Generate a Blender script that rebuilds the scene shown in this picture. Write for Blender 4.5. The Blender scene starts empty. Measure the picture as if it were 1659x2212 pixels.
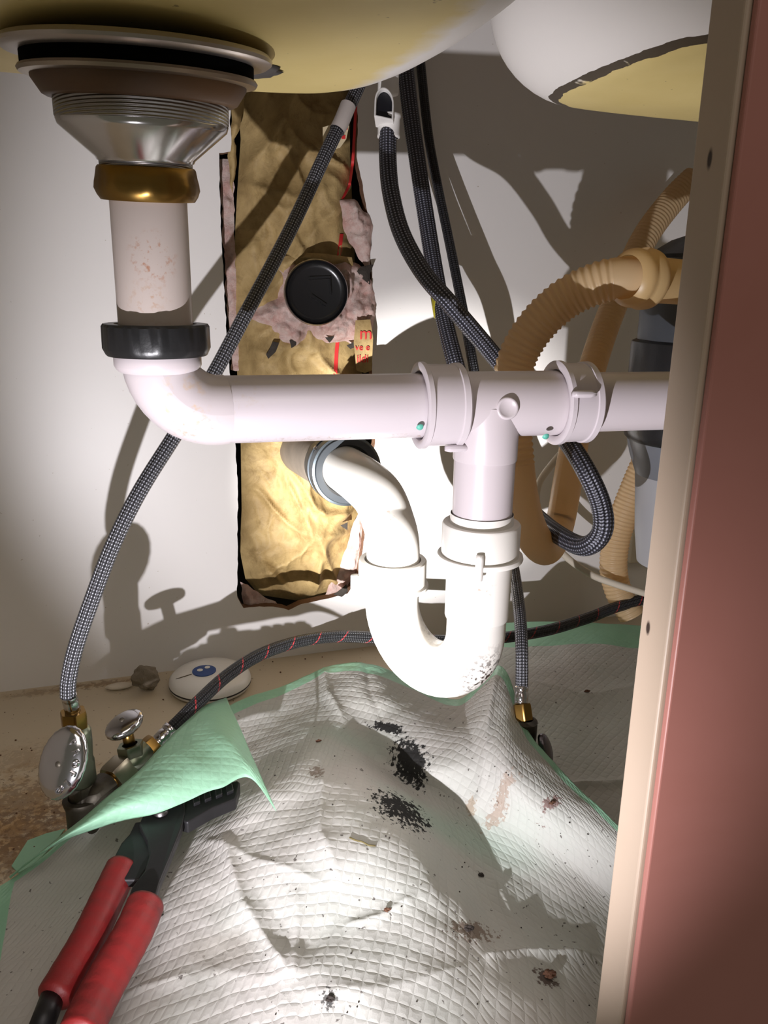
import bpy, bmesh, math, random
import numpy as np
from mathutils import Vector, Matrix, noise
from mathutils.bvhtree import BVHTree

# ------------------------------------------------------------------ camera
IW, IH, FPX = 1659.0, 2212.0, 1736.0
CAM = Vector((0.0, -0.7814, 0.39))
YAW, PITCH, ROLL = math.radians(18), math.radians(16), math.radians(1)
_f = Vector((math.sin(YAW)*math.cos(PITCH), math.cos(YAW)*math.cos(PITCH), -math.sin(PITCH)))
_r = Vector((math.cos(YAW), -math.sin(YAW), 0)); _u = _r.cross(_f)
RT = _r*math.cos(ROLL) + _u*math.sin(ROLL)
UP = -_r*math.sin(ROLL) + _u*math.cos(ROLL)
FW = _f
scene = bpy.context.scene
cd = bpy.data.cameras.new('camera'); cam = bpy.data.objects.new('camera', cd)
scene.collection.objects.link(cam)
cd.sensor_fit = 'HORIZONTAL'; cd.sensor_width = 36; cd.lens = FPX/IW*36; cd.clip_start = 0.01
M4 = Matrix((RT, UP, -FW)).transposed().to_4x4(); M4.translation = CAM
cam.matrix_world = M4
scene.camera = cam
# ------------------------------------------------------------------ light
world = bpy.data.worlds.new('world'); scene.world = world; world.use_nodes = True
world.node_tree.nodes['Background'].inputs[0].default_value = (0.80, 0.75, 0.57, 1)
world.node_tree.nodes['Background'].inputs[1].default_value = 0.12
def spot(name, loc, target, power, half, blend, radius, col):
    l = bpy.data.lights.new(name, 'SPOT'); o = bpy.data.objects.new(name, l); scene.collection.objects.link(o)
    o.location = loc; d = Vector(target)-Vector(loc); o.rotation_euler = d.to_track_quat('-Z', 'Y').to_euler()
    l.energy = power; l.spot_size = 2*math.radians(half); l.spot_blend = blend; l.shadow_soft_size = radius; l.color = col
    return o
TORCH = (-0.092, -0.68, 0.084)          # a hand torch held low outside the cabinet front
spot('torch_beam', TORCH, (0.355, 0.0, 0.315), 15.5, 37.5, 0.6, 0.0022, (0.975, 0.945, 1.0))
spot('torch_hotspot', TORCH, (0.275, 0.0, 0.20), 100.0, 13.5, 1.0, 0.0022, (1.0, 0.98, 0.97))
ar = bpy.data.lights.new('room_light', 'AREA'); ao = bpy.data.objects.new('room_light', ar); scene.collection.objects.link(ao)
ar.energy = 7.0; ar.size = 0.9; ar.color = (1.0, 0.90, 0.82)
ao.location = (0.0, -1.6, 1.5); ao.rotation_euler = (Vector((0.1, -.3, 0.0))-ao.location).to_track_quat('-Z', 'Y').to_euler()
scene.view_settings.view_transform = 'Standard'; scene.view_settings.look = 'None'
scene.view_settings.gamma = 1.0; scene.view_settings.exposure = 0.0
scene.view_settings.use_curve_mapping = False

# ------------------------------------------------------------------ helpers
def ray(x, y): return FW + RT*((x-IW/2)/FPX) - UP*((y-IH/2)/FPX)
def dep(x, y, t): return CAM + ray(x, y)*t                       # a point at depth t
def onY(x, y, Y=0.0): d = ray(x, y); return CAM + d*((Y-CAM.y)/d.y)
def onZ(x, y, Z=0.0): d = ray(x, y); return CAM + d*((Z-CAM.z)/d.z)
def proj(P):
    v = Vector(P)-CAM; k = FPX/v.dot(FW); return IW/2+k*v.dot(RT), IH/2-k*v.dot(UP)
def zfor(X, Y, py):                                             # height of an upright axis at picture row py
    a, b = 0.0, 0.7
    for _ in range(40):
        m = (a+b)/2
        if proj((X, Y, m))[1] > py: a = m
        else: b = m
    return (a+b)/2

VX, VY = -.047, -.268                                            # upright axis of the left supply pipe
def vax(y): return Vector((VX, VY, zfor(VX, VY, y)))
col = scene.collection
ROOT = {}
def origin_of(o):
    v = Vector((0, 0, 0))
    while o: v = v + o.location; o = o.parent
    return v
def mesh_obj(name, verts, faces, mat, parent=None, smooth=True, uv=None, loc=None, mats=None, fmat=None, auto=None):
    me = bpy.data.meshes.new(name)
    off = origin_of(parent) if parent else (Vector(loc) if loc is not None else Vector((0, 0, 0)))
    vs = [tuple(Vector(v)-off) for v in verts]
    me.from_pydata(vs, [], [tuple(f) for f in faces]); me.update()
    if uv is not None:
        lay = me.uv_layers.new(name='UVMap')
        li = np.empty(len(me.loops), dtype=np.int32); me.loops.foreach_get('vertex_index', li)
        lay.data.foreach_set('uv', np.asarray(uv, dtype=np.float32)[li].ravel())
    for m in (mats or [mat]): me.materials.append(m)
    if fmat is not None: me.polygons.foreach_set('material_index', np.asarray(fmat, dtype=np.int32))
    if smooth: me.polygons.foreach_set('use_smooth', [True]*len(me.polygons))
    o = bpy.data.objects.new(name, me); col.objects.link(o)
    if parent: o.parent = parent
    elif loc is not None: o.location = loc
    if auto is not None:
        bm = bmesh.new(); bm.from_mesh(me)
        for e in bm.edges:
            if len(e.link_faces) == 2 and e.calc_face_angle(0) > math.radians(auto): e.smooth = False
        bm.to_mesh(me); bm.free()
    return o
def tag(o, label=None, cat=None, group=None, kind=None):
    if label: o['label'] = label
    if cat: o['category'] = cat
    if group: o['group'] = group
    if kind: o['kind'] = kind
    return o
def thing(name, label, cat, loc, group=None):
    o = bpy.data.objects.new(name, None); col.objects.link(o); o.location = loc; o.empty_display_size = 0.02
    return tag(o, label, cat, group)

class MB:
    """collects verts/faces/uv"""
    def __init__(s): s.v = []; s.f = []; s.uv = []
    def add(s, v, f, uv=None):
        b = len(s.v); s.v += [Vector(p) for p in v]; s.f += [tuple(i+b for i in q) for q in f]
        s.uv += list(uv) if uv is not None else [(0, 0)]*len(v)
        return s
    def build(s, name, mat, parent=None, **k):
        return mesh_obj(name, s.v, s.f, mat, parent, uv=s.uv, **k)
def frame(d, ref=(0, 0, 1)):
    d = Vector(d).normalized(); r = Vector(ref)
    if abs(d.dot(r)) > 0.97: r = Vector((1, 0, 0)) if abs(d.x) < .9 else Vector((0, 1, 0))
    a = d.cross(r).normalized(); return a, d.cross(a).normalized(), d
def lathe(mb, prof, base, axis=(0, 0, 1), seg=48, hexr=None, ref=(0, 0, 1), cap=False):
    """prof: (radius, height along axis); hexr(angle, i) scales radius"""
    a, b, d = frame(axis, ref); base = Vector(base); vs = []; fs = []; uv = []
    for i, (r, h) in enumerate(prof):
        for k in range(seg):
            t = 2*math.pi*k/seg; rr = r*(hexr(t, i) if hexr else 1)
            vs.append(base + d*h + a*(rr*math.cos(t)) + b*(rr*math.sin(t))); uv.append((k/seg, h))
    n = len(prof)
    for i in range(n-1):
        for k in range(seg):
            k2 = (k+1) % seg; fs.append((i*seg+k, i*seg+k2, (i+1)*seg+k2, (i+1)*seg+k))
    if cap:
        fs.append(tuple(range(seg))[::-1]); fs.append(tuple(range((n-1)*seg, n*seg)))
    mb.add(vs, fs, uv); return mb
def spline(pts, n=12, closed=False):
    """Catmull-Rom through points (any dimension)"""
    P = [np.array(p, float) for p in pts]; P = [2*P[0]-P[1]] + P + [2*P[-1]-P[-2]]; out = []
    for i in range(1, len(P)-2):
        for k in range(n):
            t = k/n; a, b, c, d = P[i-1:i+3]
            out.append(.5*((2*b)+(-a+c)*t+(2*a-5*b+4*c-d)*t*t+(-a+3*b-3*c+d)*t**3))
    out.append(P[-2]); return out
def resample(pts, step):
    P = np.array(pts, float); d = np.r_[0, np.cumsum(np.linalg.norm(np.diff(P, axis=0), axis=1))]
    n = max(2, int(round(d[-1]/step))+1); s = np.linspace(0, d[-1], n)
    return np.stack([np.interp(s, d, P[:, k]) for k in range(P.shape[1])], 1), s
def tube(mb, pts, rad, seg=20, step=None, cap=True, start=None, flat=None):
    """sweep with parallel-transported frames. rad: number or function(length, total)"""
    P, s = resample(pts, step) if step else (np.array([list(p) for p in pts], float), None)
    if s is None: s = np.r_[0, np.cumsum(np.linalg.norm(np.diff(P, axis=0), axis=1))]
    n = len(P); T = np.gradient(P, axis=0); T /= np.linalg.norm(T, axis=1)[:, None]
    a = Vector(start) if start else frame(T[0])[0]
    vs = []; fs = []; uv = []
    for i in range(n):
        t = Vector(T[i]); a = (a - t*a.dot(t)).normalized(); b = t.cross(a)
        r = rad(s[i], s[-1]) if callable(rad) else rad
        for k in range(seg+1):
            q = 2*math.pi*k/seg; ca, sb = math.cos(q), math.sin(q)
            if flat: ca *= flat
            vs.append(Vector(P[i]) + a*(r*ca) + b*(r*sb)); uv.append((k/seg, s[i]))
    S = seg+1
    for i in range(n-1):
        for k in range(seg): fs.append((i*S+k, i*S+k+1, (i+1)*S+k+1, (i+1)*S+k))
    if cap:
        fs.append(tuple(range(seg))[::-1]); fs.append(tuple((n-1)*S+k for k in range(seg)))
    mb.add(vs, fs, uv); return mb
def px(*p): return [list(dep(*q)) for q in p]
def box(mb, lo, hi):
    x0, y0, z0 = lo; x1, y1, z1 = hi
    v = [(x0,y0,z0),(x1,y0,z0),(x1,y1,z0),(x0,y1,z0),(x0,y0,z1),(x1,y0,z1),(x1,y1,z1),(x0,y1,z1)]
    mb.add(v, [(3,2,1,0),(4,5,6,7),(0,1,5,4),(1,2,6,5),(2,3,7,6),(3,0,4,7)]); return mb
def bevel(o, w, seg=2, ang=35):
    m = o.modifiers.new('bevel', 'BEVEL'); m.width = w; m.segments = seg; m.limit_method = 'ANGLE'; m.angle_limit = math.radians(ang); return o
def prism(mb, outline, down):
    """outline: 3D points of the top face, extruded by vector down"""
    n = len(outline); v = [Vector(p) for p in outline]; v += [p+Vector(down) for p in v]
    f = [tuple(range(n)), tuple(range(2*n-1, n-1, -1))]
    f += [(i, i+n, (i+1) % n+n, (i+1) % n) for i in range(n)]
    mb.add(v, f); return mb

# ------------------------------------------------------------------ materials
class NT:
    def __init__(s, name, rough=.5, metal=0, base=(.8, .8, .8), spec=.5):
        s.m = bpy.data.materials.new(name); s.m.use_nodes = True; s.t = s.m.node_tree
        s.b = s.t.nodes['Principled BSDF']; s.out = s.t.nodes['Material Output']
        s.set(rough, metal, base, spec)
    def set(s, rough, metal, base, spec):
        s.b.inputs['Roughness'].default_value = rough; s.b.inputs['Metallic'].default_value = metal
        s.b.inputs['Base Color'].default_value = (*base, 1); s.b.inputs['Specular IOR Level'].default_value = spec
    def n(s, t, **k):
        o = s.t.nodes.new(t)
        for a, b in k.items():
            if a in o.inputs: o.inputs[a].default_value = b
            else: setattr(o, a, b)
        return o
    def l(s, a, b): s.t.links.new(a, b)
    def coord(s, w='Object'): return s.n('ShaderNodeTexCoord').outputs[w]
    def math(s, op, a, b=0.0, clamp=False):
        o = s.n('ShaderNodeMath'); o.operation = op; o.use_clamp = clamp
        for i, q in enumerate((a, b)):
            if isinstance(q, (int, float)): o.inputs[i].default_value = q
            else: s.l(q, o.inputs[i])
        return o.outputs[0]
    def noise(s, scale, detail=4, rough=.55, vec=None, dist=0):
        o = s.n('ShaderNodeTexNoise'); o.inputs['Scale'].default_value = scale; o.inputs['Detail'].default_value = detail
        o.inputs['Roughness'].default_value = rough; o.inputs['Distortion'].default_value = dist
        s.l(vec if vec is not None else s.coord(), o.inputs['Vector']); return o.outputs['Fac']
    def ramp(s, fac, stops):
        o = s.n('ShaderNodeValToRGB'); e = o.color_ramp.elements
        while len(e) < len(stops): e.new(.5)
        for q, (p, c) in zip(e, stops): q.position = p; q.color = (*c, 1) if len(c) == 3 else c
        s.l(fac, o.inputs[0]); return o.outputs[0]
    def step(s, fac, a, b):
        o = s.n('ShaderNodeMapRange'); o.inputs['From Min'].default_value = a; o.inputs['From Max'].default_value = b
        s.l(fac, o.inputs['Value']); return o.outputs[0]
    def mix(s, fac, a, b):
        o = s.n('ShaderNodeMix'); o.data_type = 'RGBA'
        for i, q in ((0, fac), (6, a), (7, b)):
            if isinstance(q, (int, float)): o.inputs[i].default_value = q
            elif isinstance(q, tuple): o.inputs[i].default_value = (*q, 1)
            else: s.l(q, o.inputs[i])
        return o.outputs[2]
    def color(s, c): s.l(c, s.b.inputs['Base Color']); return s
    def bump(s, h, strength=.3, dist=.001, prev=None):
        o = s.n('ShaderNodeBump'); o.inputs['Strength'].default_value = strength; o.inputs['Distance'].default_value = dist
        s.l(h, o.inputs['Height'])
        if prev is not None: s.l(prev, o.inputs['Normal'])
        s.l(o.outputs[0], s.b.inputs['Normal']); return o.outputs[0]
    def spotmask(s, P, rx, ry, rot=0, plane='XZ', soft=.35, nscale=60, namp=1.0):
        """round stain at point P in object space with a ragged, broken edge"""
        c = s.coord(); sub = s.n('ShaderNodeVectorMath'); sub.operation = 'SUBTRACT'; s.l(c, sub.inputs[0]); sub.inputs[1].default_value = tuple(P)
        sp = s.n('ShaderNodeSeparateXYZ'); s.l(sub.outputs[0], sp.inputs[0])
        a = sp.outputs[{'X': 0, 'Y': 1, 'Z': 2}[plane[0]]]; b = sp.outputs[{'X': 0, 'Y': 1, 'Z': 2}[plane[1]]]
        cr, sr = math.cos(rot), math.sin(rot)
        u = s.math('ADD', s.math('MULTIPLY', a, cr/rx), s.math('MULTIPLY', b, sr/rx))
        v = s.math('ADD', s.math('MULTIPLY', a, -sr/ry), s.math('MULTIPLY', b, cr/ry))
        d = s.math('SQRT', s.math('ADD', s.math('MULTIPLY', u, u), s.math('MULTIPLY', v, v)))
        nz = s.noise(nscale, 5, .65)
        k = s.math('ADD', d, s.math('MULTIPLY', s.math('SUBTRACT', nz, .5), 4*namp))
        return s.step(k, 1.0+soft*.5, 1.0-soft*.5)
def simple(name, base, rough=.5, metal=0, bump=None, spec=.5, var=0):
    m = NT(name, rough, metal, base, spec)
    if var:
        f = m.noise(30, 5); m.color(m.mix(f, tuple(c*(1-var) for c in base), tuple(min(1, c*(1+var)) for c in base)))
    if bump: m.bump(m.noise(bump[0], 4), bump[1], bump[2])
    return m.m

def mat_wall():
    m = NT('wall_melamine', .42, 0, (.74, .72, .69))
    c = m.mix(m.noise(6, 3), (.80, .775, .75), (.75, .72, .69))
    specks = m.step(m.noise(230, 2, .5), .735, .76)
    c = m.mix(m.math('MULTIPLY', specks, .55), c, (.30, .22, .12))
    m.color(c); m.bump(m.noise(50, 2), .05, .001); return m.m
def mat_floor():
    m = NT('cabinet_floor', .45, 0, (.70, .62, .48))
    c = m.mix(m.noise(5, 4), (.60, .52, .40), (.52, .43, .29))
    specks = m.step(m.noise(190, 3, .6), .67, .72)
    c = m.mix(m.math('MULTIPLY', specks, .8), c, (.09, .05, .025))
    for (x, y, rx, ry, k) in ((40, 1740, .055, .035, .8), (60, 1800, .05, .03, .9), (30, 1850, .05, .025, .8), (220, 1478, .03, .006, .8), (90, 1495, .03, .006, .5), (60, 1640, .03, .02, .35)):
        P = onZ(x, y, 0)
        w = m.spotmask((P.x, P.y, 0), rx, ry, 0, 'XY', 1.2, 75, 1.3)
        c = m.mix(m.math('MULTIPLY', w, k*.6), c, (.38, .22, .08))
        w2 = m.spotmask((P.x, P.y, 0), rx*.8, ry*.8, 0, 'XY', .2, 190, 2.0)
        c = m.mix(m.math('MULTIPLY', w2, k*.55), c, (.10, .045, .02))
    m.color(c); m.bump(m.noise(120, 4), .12, .001); return m.m
def mat_braid(name, dark, light, nu=14, pitch=.0042, metal=.3, stripes=False, top=None):
    m = NT(name, .42, metal, dark)
    uvn = m.n('ShaderNodeUVMap'); sp = m.n('ShaderNodeSeparateXYZ'); m.l(uvn.outputs[0], sp.inputs[0])
    a = m.math('MULTIPLY', sp.outputs[0], float(nu)); b = m.math('MULTIPLY', sp.outputs[1], 1/pitch)
    s1 = m.math('SINE', m.math('MULTIPLY', m.math('ADD', a, b), 2*math.pi))
    s2 = m.math('SINE', m.math('MULTIPLY', m.math('SUBTRACT', a, b), 2*math.pi))
    p = m.math('MULTIPLY', s1, s2)
    fl = m.step(p, .25, .85)
    c = m.mix(fl, dark, light)
    if stripes:
        # a spiral tracer thread
        w = m.math('FRACT', m.math('ADD', m.math('MULTIPLY', sp.outputs[1], 1/.028), sp.outputs[0]))
        c = m.mix(m.math('LESS_THAN', w, .05), c, (.33, .03, .035))
    rib = m.math('ABSOLUTE', m.math('SINE', m.math('MULTIPLY', sp.outputs[0], math.pi*nu*1.0)))
    c = m.mix(m.step(rib, .45, .0), c, tuple(q*.6 for q in dark))
    m.color(c); nb = m.bump(rib, .6, .0012); m.bump(p, .5, .0006, nb); return m.m
def mat_pvc(name, base=(.56, .505, .53), stains=(), rough=.3, pts=()):
    m = NT(name, rough, 0, base, .5)
    c = m.mix(m.noise(18, 4), base, tuple(q*.95 for q in base))
    dirt = m.step(m.noise(130, 5, .7), .68, .80)
    c = m.mix(m.math('MULTIPLY', dirt, .35), c, (.35, .22, .12))
    for (P, rx, ry, cc, amt, ns, pl) in pts:
        w = m.math('MULTIPLY', m.spotmask(P, rx, ry, 0, pl, 1.2, 60, .25), m.step(m.noise(ns*1.3, 5, .62), *((.49, .56) if amt >= 1 else (.535, .66)))); c = m.mix(m.math('MULTIPLY', w, amt), c, cc)
    m.color(c)
    m.b.inputs['Subsurface Weight'].default_value = .0
    return m.m
def mat_steel(name, base, rough, lines=0, metal=1.0):
    m = NT(name, rough, metal, base)
    if lines:
        c = m.coord(); sp = m.n('ShaderNodeSeparateXYZ'); m.l(c, sp.inputs[0])
        s = m.math('SINE', m.math('MULTIPLY', sp.outputs[2], lines)); m.bump(s, .6, .0006)
    else: m.bump(m.noise(60, 3), .05, .001)
    f = m.noise(45, 4); m.color(m.mix(f, base, tuple(q*.75 for q in base))); return m.m
def mat_pad(stains=()):
    m = NT('absorbent_pad', .85, 0, (.8, .8, .78), .2)
    uvn = m.n('ShaderNodeUVMap'); sp = m.n('ShaderNodeSeparateXYZ'); m.l(uvn.outputs[0], sp.inputs[0])
    wv = m.math('MULTIPLY', m.math('SUBTRACT', m.noise(25, 3, .5, uvn.outputs[0]), .5), 1.1)
    a = m.math('ADD', m.math('MULTIPLY', m.math('ADD', sp.outputs[0], sp.outputs[1]), 1/.0093), wv)
    b = m.math('ADD', m.math('MULTIPLY', m.math('SUBTRACT', sp.outputs[0], sp.outputs[1]), 1/.0093), wv)
    la = m.math('ABSOLUTE', m.math('SUBTRACT', m.math('FRACT', a), .5)); lb = m.math('ABSOLUTE', m.math('SUBTRACT', m.math('FRACT', b), .5))
    g = m.math('POWER', m.step(m.math('MAXIMUM', la, lb), .5, .22), .6)
    n1 = m.bump(g, .38, .0010)
    m.bump(m.noise(900, 3, .6), .25, .0004, n1)
    base = m.mix(m.step(m.noise(9, 3), .4, .7), (.58, .555, .525), (.53, .545, .50))
    base = m.mix(m.math('MULTIPLY', m.step(g, .5, 0), .07), base, (.40, .40, .36))
    c = base
    sp2 = m.step(m.noise(260, 2, .5), .70, .735); c = m.mix(m.math('MULTIPLY', sp2, .75), c, (.05, .03, .025))
    for (P, rx, ry, rot, cc, amt, ns, na, soft) in stains:
        w = m.spotmask(P, rx, ry, rot, 'XY', soft, ns, na); c = m.mix(m.math('MULTIPLY', w, amt), c, cc)
    m.color(c)
    tr = m.n('ShaderNodeBsdfTranslucent'); m.l(c, tr.inputs[0]); ms = m.n('ShaderNodeMixShader'); ms.inputs[0].default_value = .12
    m.l(m.b.outputs[0], ms.inputs[1]); m.l(tr.outputs[0], ms.inputs[2]); m.l(ms.outputs[0], m.out.inputs[0])
    return m.m
def mat_green():
    m = NT('green_backing_film', .42, 0, (.36, .66, .45), .4)
    m.color(m.mix(m.noise(30, 3), (.33, .60, .42), (.42, .72, .52))); uvn = m.n('ShaderNodeUVMap'); sp = m.n('ShaderNodeSeparateXYZ'); m.l(uvn.outputs[0], sp.inputs[0])
    g1 = m.math('ABSOLUTE', m.math('SINE', m.math('MULTIPLY', m.math('ADD', sp.outputs[0], sp.outputs[1]), 340))); g2 = m.math('ABSOLUTE', m.math('SINE', m.math('MULTIPLY', m.math('SUBTRACT', sp.outputs[0], sp.outputs[1]), 340)))
    nb = m.bump(m.math('MINIMUM', g1, g2), .3, .0006); m.bump(m.noise(60, 4, .6), .35, .003, nb)
    tr = m.n('ShaderNodeBsdfTranslucent', Color=(.34, .70, .45, 1)); ms = m.n('ShaderNodeMixShader'); ms.inputs[0].default_value = .25
    m.l(m.b.outputs[0], ms.inputs[1]); m.l(tr.outputs[0], ms.inputs[2]); m.l(ms.outputs[0], m.out.inputs[0]); return m.m
def mat_kraft():
    m = NT('kraft_paper', .62, 0, (.45, .30, .12), .3)
    c = m.mix(m.step(m.noise(22, 6, .65, None, .6), .3, .7), (.26, .175, .070), (.50, .36, .160))
    c = m.mix(m.math('MULTIPLY', m.step(m.noise(45, 6, .75), .50, .68), .6), c, (.17, .105, .035))
    m.color(c); m.bump(m.noise(90, 5, .6, None, .8), .45, .0025); return m.m
def mat_fluff():
    m = NT('pink_fiberglass', 1.0, 0, (.78, .47, .43), .1)
    c = m.mix(m.step(m.noise(60, 6, .75), .35, .66), (.74, .44, .38), (.93, .77, .70))
    c = m.mix(m.math('MULTIPLY', m.step(m.noise(35, 4), .62, .75), .6), c, (.30, .12, .09))
    m.color(c); m.bump(m.noise(420, 6, .8), .9, .003)
    return m.m
def mat_corr(base=(.74, .56, .33)):
    m = NT('ribbed_tan_plastic', .38, 0, base, .5)
    m.color(m.mix(m.noise(15, 3), base, tuple(q*.8 for q in base)))
    tr = m.n('ShaderNodeBsdfTranslucent', Color=(.85, .62, .34, 1)); ms = m.n('ShaderNodeMixShader'); ms.inputs[0].default_value = .45
    m.l(m.b.outputs[0], ms.inputs[1]); m.l(tr.outputs[0], ms.inputs[2]); m.l(ms.outputs[0], m.out.inputs[0])
    return m.m
def mat_sink():
    m = NT('sink_composite', .5, 0, (.75, .73, .70))
    # sprayed yellow undercoat on the bottom of the bowl, bare white above
    at = m.n('ShaderNodeAttribute'); at.attribute_name = 'coat'
    k = m.math('ADD', at.outputs['Fac'], m.math('MULTIPLY', m.math('SUBTRACT', m.noise(40, 4), .5), .06))
    f = m.step(k, .48, .52)
    y = m.mix(m.noise(25, 5), (.60, .47, .17), (.70, .57, .25))
    y = m.mix(m.math('MULTIPLY', m.step(m.noise(150, 3), .71, .74), .7), y, (.18, .12, .06))
    edge = m.math('MULTIPLY', m.math('LESS_THAN', m.math('ABSOLUTE', m.math('SUBTRACT', k, .5)), .028), m.step(m.noise(80, 4), .32, .4))
    c = m.mix(f, (.74, .71, .68), y)
    at2 = m.n('ShaderNodeAttribute'); at2.attribute_name = 'seam'
    c = m.mix(m.math('MULTIPLY', edge, at2.outputs['Fac']), c, (.05, .035, .02))
    m.color(c); m.bump(m.noise(140, 4), .12, .0008); return m.m

WALLM = mat_wall(); FLOORM = mat_floor()
PVC = mat_pvc('white_pvc'); BLACKP = simple('black_plastic', (.012, .012, .013), .35, 0, (180, .3, .0006))
GREYM = mat_braid('grey_braid', (.055, .055, .062), (.44, .45, .50), 9, .0044)
BLUEB = mat_braid('spray_hose_braid', (.035, .035, .045), (.30, .31, .38), 8, .0042)
THINB = mat_braid('dark_hose_sleeve', (.02, .02, .022), (.07, .07, .08), 8, .004)
REDB = mat_braid('black_braid_red_thread', (.010, .010, .011), (.05, .05, .055), 9, .0036, .1, True)
CORR = mat_corr(); SINKM = mat_sink()
STEEL = mat_steel('brushed_steel', (.74, .72, .72), .17); THREAD = mat_steel('threaded_steel', (.42, .41, .41), .35, 4200)
CHROME = mat_steel('cast_chrome', (.66, .65, .68), .14); BRASS = mat_steel('aged_brass', (.34, .20, .055), .30)
BROWNR = simple('brown_washer', (.10, .048, .018), .5, 0, (90, .2, .001), var=.3)
GREENBR = mat_steel('tarnished_valve_brass', (.24, .27, .20), .36); DARKBR = simple('old_galvanised_pipe', (.07, .06, .045), .5, .6, (90, .4, .001), var=.4)
KRAFT = mat_kraft(); FLUFF = mat_fluff(); GREENF = mat_green()
RED = simple('red_ink', (.62, .03, .03), .6); WHITEP = simple('white_plastic', (.78, .76, .73), .35)

# ------------------------------------------------------------------ the setting
def spoly(pts, Y): return [onY(x, y, Y) for x, y in pts]
HOLE = [(497, 150), (500, 205), (497, 260), (500, 327), (473, 330), (476, 470), (484, 620), (492, 760), (500, 850), (508, 950), (514, 1060), (513, 1200), (512, 1290),
        (526, 1313), (560, 1310), (600, 1311), (625, 1318), (650, 1305), (700, 1295), (752, 1282), (776, 1240), (785, 1180), (800, 1060), (810, 960), (806, 850), (803, 760),
        (806, 660), (800, 560), (803, 500), (790, 440), (783, 400), (770, 340), (773, 260), (768, 180), (765, 150)]
def ragged(pts2, amp, step, seed=0):
    P = pts2+[pts2[0]]; out = []
    for i in range(len(P)-1):
        a, b = Vector(P[i]), Vector(P[i+1]); n = max(1, int((b-a).length/step))
        for k in range(n):
            q = a.lerp(b, k/n); v = noise.noise_vector(Vector((q.x*.06+seed, q.y*.06, 3.1)))
            out.append((q.x+v.x*amp, q.y+v.y*amp))
    return out
BACK = .012
def wall_back():
    bm = bmesh.new()
    outer = [(-.32, -.01), (.95, -.01), (.95, .74), (-.32, .74)]
    vo = [bm.verts.new((x, 0, z)) for x, z in outer]
    hp = [onY(x, y, 0) for x, y in ragged(HOLE, 2.2, 9)]
    vh = [bm.verts.new((p.x, 0, p.z)) for p in hp]
    eo = [bm.edges.new((vo[i], vo[(i+1) % 4])) for i in range(4)]
    eh = [bm.edges.new((vh[i], vh[(i+1) % len(vh)])) for i in range(len(vh))]
    bmesh.ops.triangle_fill(bm, edges=eo+eh, use_beauty=True)
    # drop any face inside the cutout
    c = Vector((0, 0, 0))
    for v in vh: c += v.co
    c /= len(vh)
    r = bmesh.ops.extrude_face_region(bm, geom=bm.faces[:])
    for v in [g for g in r['geom'] if isinstance(g, bmesh.types.BMVert)]: v.co.y += BACK
    bm.normal_update(); bmesh.ops.recalc_face_normals(bm, faces=bm.faces[:])
    me = bpy.data.meshes.new('wall_back')
    me.materials.append(WALLM); me.materials.append(simple('torn_fibreboard', (.19, .10, .055), .9, 0, (300, .8, .002), var=.4))
    for f in bm.faces:
        if abs(f.normal.y) < .5: f.material_index = 1
    bm.to_mesh(me); bm.free(); o = bpy.data.objects.new('wall_back', me); col.objects.link(o); tag(o, kind='structure'); return o
wb = wall_back()
def slab(name, lo, hi, m):
    o = box(MB(), lo, hi).build(name, m, smooth=False); return tag(o, kind='structure')
slab('floor', (-.32, -.54, -.018), (.95, 0.0, 0), FLOORM)
slab('wall_left', (-.34, -.54, -.018), (-.32, .012, .74), WALLM)
slab('wall_right', (.95, -.54, -.018), (.97, .012, .74), WALLM)
slab('ceiling', (-.34, -.56, .74), (.97, .012, .765), simple('counter_underside', (.35, .25, .16), .7))
cv = slab('wall_cavity', (-.1, .11, -.1), (.5, .115, .74), simple('cavity_sheathing', (.02, .014, .01), .9))
# stile between the two doors: pale edge towards the opening, reddish wood front
def edge_mat():
    m = NT('pale_stile_edge', .5, 0, (.52, .44, .36)); c = m.mix(m.noise(12, 5), (.43, .335, .26), (.37, .285, .21))
    for (x, y, a, b) in ((1533, 343, .0012, .0032), (1400, 1356, .0012, .0028)):
        d = ray(x, y); t = .198/d.x; P = CAM+d*t
        w = m.spotmask(P, b, a, math.pi/2, 'YZ', .6, 60, .15); c = m.mix(w, c, (.03, .015, .01))
    m.color(c); m.bump(m.noise(80, 4), .1, .001); return m.m
o = box(MB(), (.198, -.538, -.05), (.36, -.5385+.0185, .76)).build('trim_1', edge_mat(), smooth=False); bevel(o, .0012, 3); tag(o, kind='structure')
wood = NT('reddish_wood_front', .38, 0, (.30, .10, .07))
wood.color(wood.mix(wood.noise(8, 5, .6, None, 1), (.42, .185, .16), (.34, .135, .105))); wood.bump(wood.noise(30, 4), .1, .001)
o = box(MB(), (.2, -.5415, -.05), (.36, -.5382, .76)).build('trim_2', wood.m, smooth=False); bevel(o, .001, 3); tag(o, kind='structure')

# ------------------------------------------------------------------ insulation in the cutout
def polydist(PX, PZ, poly):
    P = np.array(poly); Q = np.roll(P, -1, axis=0); best = np.full(PX.shape, 1e9); ins = np.zeros(PX.shape, bool)
    bx = np.zeros(PX.shape); bz = np.zeros(PX.shape)
    for (x0, z0), (x1, z1) in zip(P, Q):
        dx, dz = x1-x0, z1-z0; L = dx*dx+dz*dz+1e-18
        t = np.clip(((PX-x0)*dx+(PZ-z0)*dz)/L, 0, 1); cx, cz = x0+t*dx, z0+t*dz
        d = np.hypot(PX-cx, PZ-cz); m = d < best; best = np.where(m, d, best); bx = np.where(m, cx, bx); bz = np.where(m, cz, bz)
        if abs(dz) > 1e-12:
            cr = ((z0 > PZ) != (z1 > PZ)) & (PX < (x1-x0)*(PZ-z0)/(z1-z0)+x0); ins ^= cr
    return best, ins, bx, bz
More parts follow.
